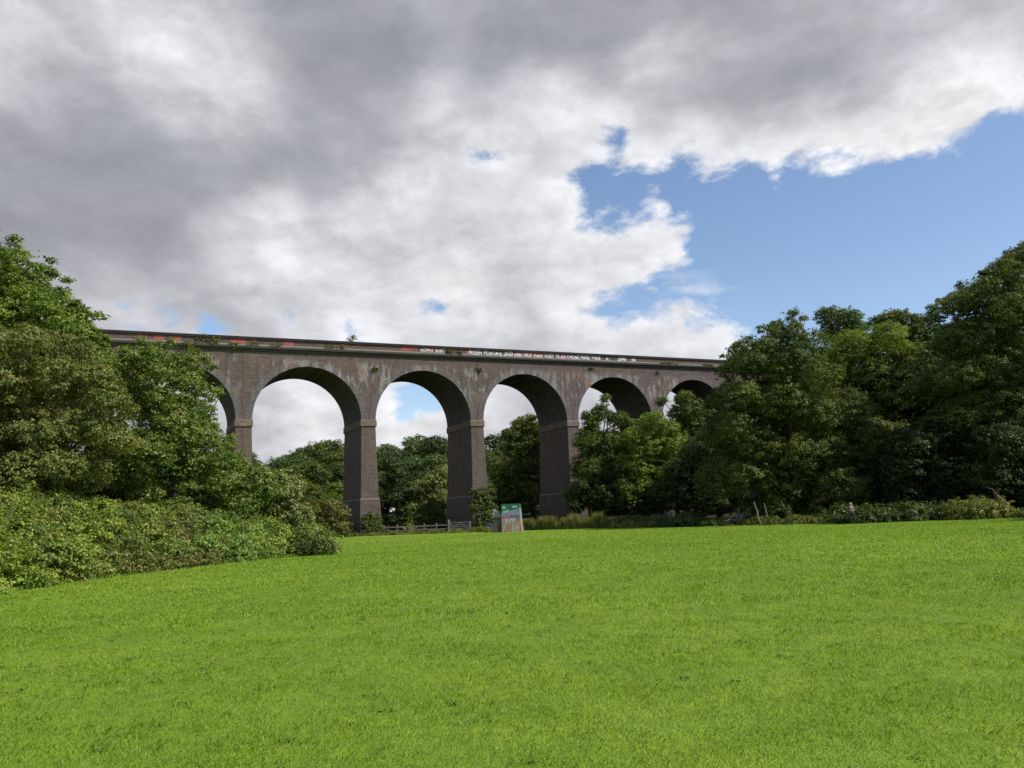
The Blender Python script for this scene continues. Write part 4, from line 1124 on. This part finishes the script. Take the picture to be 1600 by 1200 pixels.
# ================================================================== SKY
SUN_AZ, SUN_EL = math.radians(112), math.radians(47)      # azimuth clockwise from the view direction (+Y)
def world():
    w = bpy.data.worlds.new('World'); SC.world = w; w.use_nodes = True
    t = w.node_tree; t.nodes.clear(); N = NT(t)
    sky = N.n('ShaderNodeTexSky', sky_type='NISHITA'); sky.sun_disc = False; sky.sun_elevation = SUN_EL; sky.sun_rotation = SUN_AZ
    sky.altitude = 50; sky.air_density = 1.0; sky.dust_density = .6; sky.ozone_density = 1.6
    d = N.n('ShaderNodeTexCoord').outputs['Generated']
    d = N.vmath('NORMALIZE', d)
    def u(px, py): v = ray(px, py); return tuple(v/np.linalg.norm(v))
    def sdf(blobs, vec, k=.04):
        cur = None
        for x, y, r in blobs:
            ds = N.math('SUBTRACT', N.vmath('DISTANCE', vec, u(x, y)), r/F*.93)
            cur = ds if cur is None else N.math('SMOOTH_MIN', cur, ds, k)
        return cur
    # clear gaps between the clouds
    st = N.scale(d, (1, 1, 1.7))
    n_big = N.noise(st, 5.5, 3, .5); n_det = N.noise(st, 13.0, 11, .63, .15)
    warp = N.n('ShaderNodeTexNoise'); N.link(st, warp.inputs['Vector']); warp.inputs['Scale'].default_value = 9; warp.inputs['Detail'].default_value = 5
    wv = N.vmath('SCALE', N.vmath('SUBTRACT', warp.outputs['Color'], (.5, .5, .5)), scale=.085)
    dw = N.vmath('ADD', d, wv)
    gaps = [(1560, 400, 170), (1380, 380, 120), (1250, 370, 105), (1140, 340, 70), (1060, 310, 48), (985, 305, 45), (925, 300, 26), (1150, 430, 62), (1240, 470, 95), (1160, 490, 30), (1085, 455, 42), (1045, 452, 24), (1000, 474, 16), (960, 488, 10), (1130, 470, 34),
            (1700, 300, 120), (1900, 380, 260), (1450, 520, 110), (962, 215, 12), (1690, 560, 160), (1330, 300, 30)]
    s = sdf(gaps, dw, .02)
    small = sdf([(748, 246, 1), (442, 490, 1), (683, 476, 1), (672, 605, 26), (640, 622, 16), (560, 532, 7), (260, 500, 10), (210, 512, 14), (330, 505, 12)], dw, .01)
    s = N.math('MINIMUM', s, small)
    dens = N.math('ADD', s, N.math('MULTIPLY', N.math('SUBTRACT', n_det, .5), .11))
    alpha = N.ramp(dens, -.008, .018, 0, 1, True)
    # thin wisps inside the blue
    wis = N.noise(N.scale(d, (1, 1, 3.6)), 9, 8, .62, .2)
    wisw = sdf([(1030, 475, 40), (960, 470, 50), (1090, 500, 26), (1100, 470, 10)], dw)
    wisp = N.math('MULTIPLY', N.ramp(wis, .50, .66, 0, .6, True), N.ramp(wisw, .03, -.02))
    low = sdf([(1060, 552, 26), (980, 548, 26), (1110, 556, 22), (900, 545, 40), (1150, 570, 24), (1020, 570, 40)], dw, .02)
    lowa = N.ramp(N.math('ADD', low, N.math('MULTIPLY', N.math('SUBTRACT', n_det, .5), .04)), .008, -.012, 0, 1, True)
    alpha = N.math('MAXIMUM', alpha, N.math('MAXIMUM', wisp, lowa))
    # clear sky round the sun; unseen clear sky behind the viewer added to dim ambient
    dot = N.vmath('DOT_PRODUCT', d, (.40, -.88, .25))
    alpha = N.math('MULTIPLY', alpha, N.ramp(N.math('ADD', dot, N.math('MULTIPLY', N.math('SUBTRACT', n_big, .5), .3)), -.03, -.22, 0, 1, True))
    # thickness: grey undersides well inside the sheet
    grey = sdf([(500, 130, 120), (620, 60, 140), (420, 200, 90), (90, 300, 130), (230, 380, 90), (-60, 330, 150), (600, 180, 70), (760, 60, 110), (340, 440, 50),
                (1110, 150, 80), (1230, 110, 90), (1380, 130, 50), (700, 320, 30), (880, 20, 90), (60, 120, 40), (1000, -50, 150), (480, -100, 200), (150, 430, 70)], dw, .10)
    bright = sdf([(270, 60, 75), (390, 130, 45), (430, 380, 60), (640, 340, 60), (850, 200, 30), (900, 480, 60), (1080, 215, 16), (1200, 235, 24), (20, 90, 40), (960, 370, 70), (880, 400, 80), (1010, 360, 30), (800, 430, 80), (700, 440, 60), (440, 360, 40), (560, 400, 50), (260, 30, 50), (350, 90, 35), (1040, 90, 30), (880, 150, 50), (1450, 180, 60), (1300, 225, 40), (470, 640, 70), (620, 660, 40), (1520, 140, 50)], dw, .06)
    g2 = N.math('ADD', grey, N.math('MULTIPLY', N.math('SUBTRACT', N.noise(st, 5.0, 6, .52, .3), .5), .34))
    gf = N.ramp(N.math('SUBTRACT', g2, N.math('MULTIPLY', N.ramp(bright, .05, -.03), -.10)), .11, -.10, 0, 1, True)
    # relief: density sampled toward the light
    off = N.scale(N.vmath('ADD', d, (.022, -.006, .020)), (1, 1, 1.7))
    rel = N.math('SUBTRACT', N.noise(st, 7.0, 8, .56, .15), N.noise(off, 7.0, 8, .56, .15))
    rel2 = N.math('SUBTRACT', n_det, N.noise(N.scale(N.vmath('ADD', d, (.010, -.003, .010)), (1, 1, 1.7)), 13.0, 11, .63, .15))
    rel = N.math('ADD', N.ramp(rel, -.09, .09, -1, 1), N.ramp(rel2, -.09, .09, -.7, .7))
    edge = N.ramp(dens, .0, .11)
    white = N.mix(edge, (.88,.89,.93), (.60,.61,.65))
    bf = N.ramp(N.math('ADD', bright, N.math('MULTIPLY', N.math('SUBTRACT', n_big, .5), .2)), .06, -.05, 0, 1, True)
    col = N.mix(N.math('MULTIPLY', bf, .85), white, (.87,.87,.89))
    col = N.mix(N.math('MULTIPLY', gf, .97), col, (.300,.308,.345))
    band = N.ramp(N.noise(st, 4.5, 6, .5, .4), .42, .62)
    col = N.mix(N.math('MULTIPLY', N.math('MULTIPLY', band, .55), N.ramp(dens, .02, .12)), col, (.42,.42,.46))
    rc = N.math('ADD', 1.0, N.math('MULTIPLY', rel, N.ramp(gf, 0, 1, .095, .035)))
    col = N.vmath('SCALE', col, scale=rc)
    skyc = N.vmath('SCALE', N.vmath('MULTIPLY', sky.outputs[0], (1.06, 1.05, 1.08)), scale=.152)
    fin = N.mix(alpha, skyc, col)
    bg = N.n('ShaderNodeBackground'); N.link(fin, bg.inputs[0]); bg.inputs[1].default_value = 1.0
    out = N.n('ShaderNodeOutputWorld'); N.link(bg.outputs[0], out.inputs[0])
world()

sd = bpy.data.lights.new('sun', 'SUN'); sd.energy = 4.8; sd.angle = math.radians(.5); sd.color = (1, .95, .86)
so = bpy.data.objects.new('sun', sd); COL.objects.link(so)
dirv = Vector((math.sin(SUN_AZ)*math.cos(SUN_EL), math.cos(SUN_AZ)*math.cos(SUN_EL), math.sin(SUN_EL)))
so.rotation_euler = dirv.to_track_quat('Z', 'Y').to_euler(); so.location = (40, -20, 60)

# ================================================================== CAMERA
cd = bpy.data.cameras.new('camera'); cam = bpy.data.objects.new('camera', cd); COL.objects.link(cam)
cd.sensor_width = 36; cd.lens = F/1600*36; cd.clip_end = 9000; cd.clip_start = .05
rt = Vector((1, 0, 0)); fw = Vector((0, math.cos(PITCH), math.sin(PITCH))); up_ = Vector((0, -math.sin(PITCH), math.cos(PITCH)))
# image turned anticlockwise by ROLL: the camera itself is turned clockwise
c, s = math.cos(ROLL), math.sin(ROLL)
xr = rt*c - up_*s; yr = rt*s + up_*c
Mx = Matrix((xr, yr, -fw)).transposed().to_4x4(); Mx.translation = Vector((0, 0, CAMZ))
cam.matrix_world = Mx
SC.camera = cam
SC.view_settings.view_transform = 'Standard'; SC.view_settings.look = 'None'; SC.view_settings.exposure = 0; SC.view_settings.gamma = 1
SC.cycles.max_bounces = 4; SC.cycles.diffuse_bounces = 3; SC.cycles.glossy_bounces = 2; SC.cycles.transmission_bounces = 3; SC.cycles.transparent_max_bounces = 4
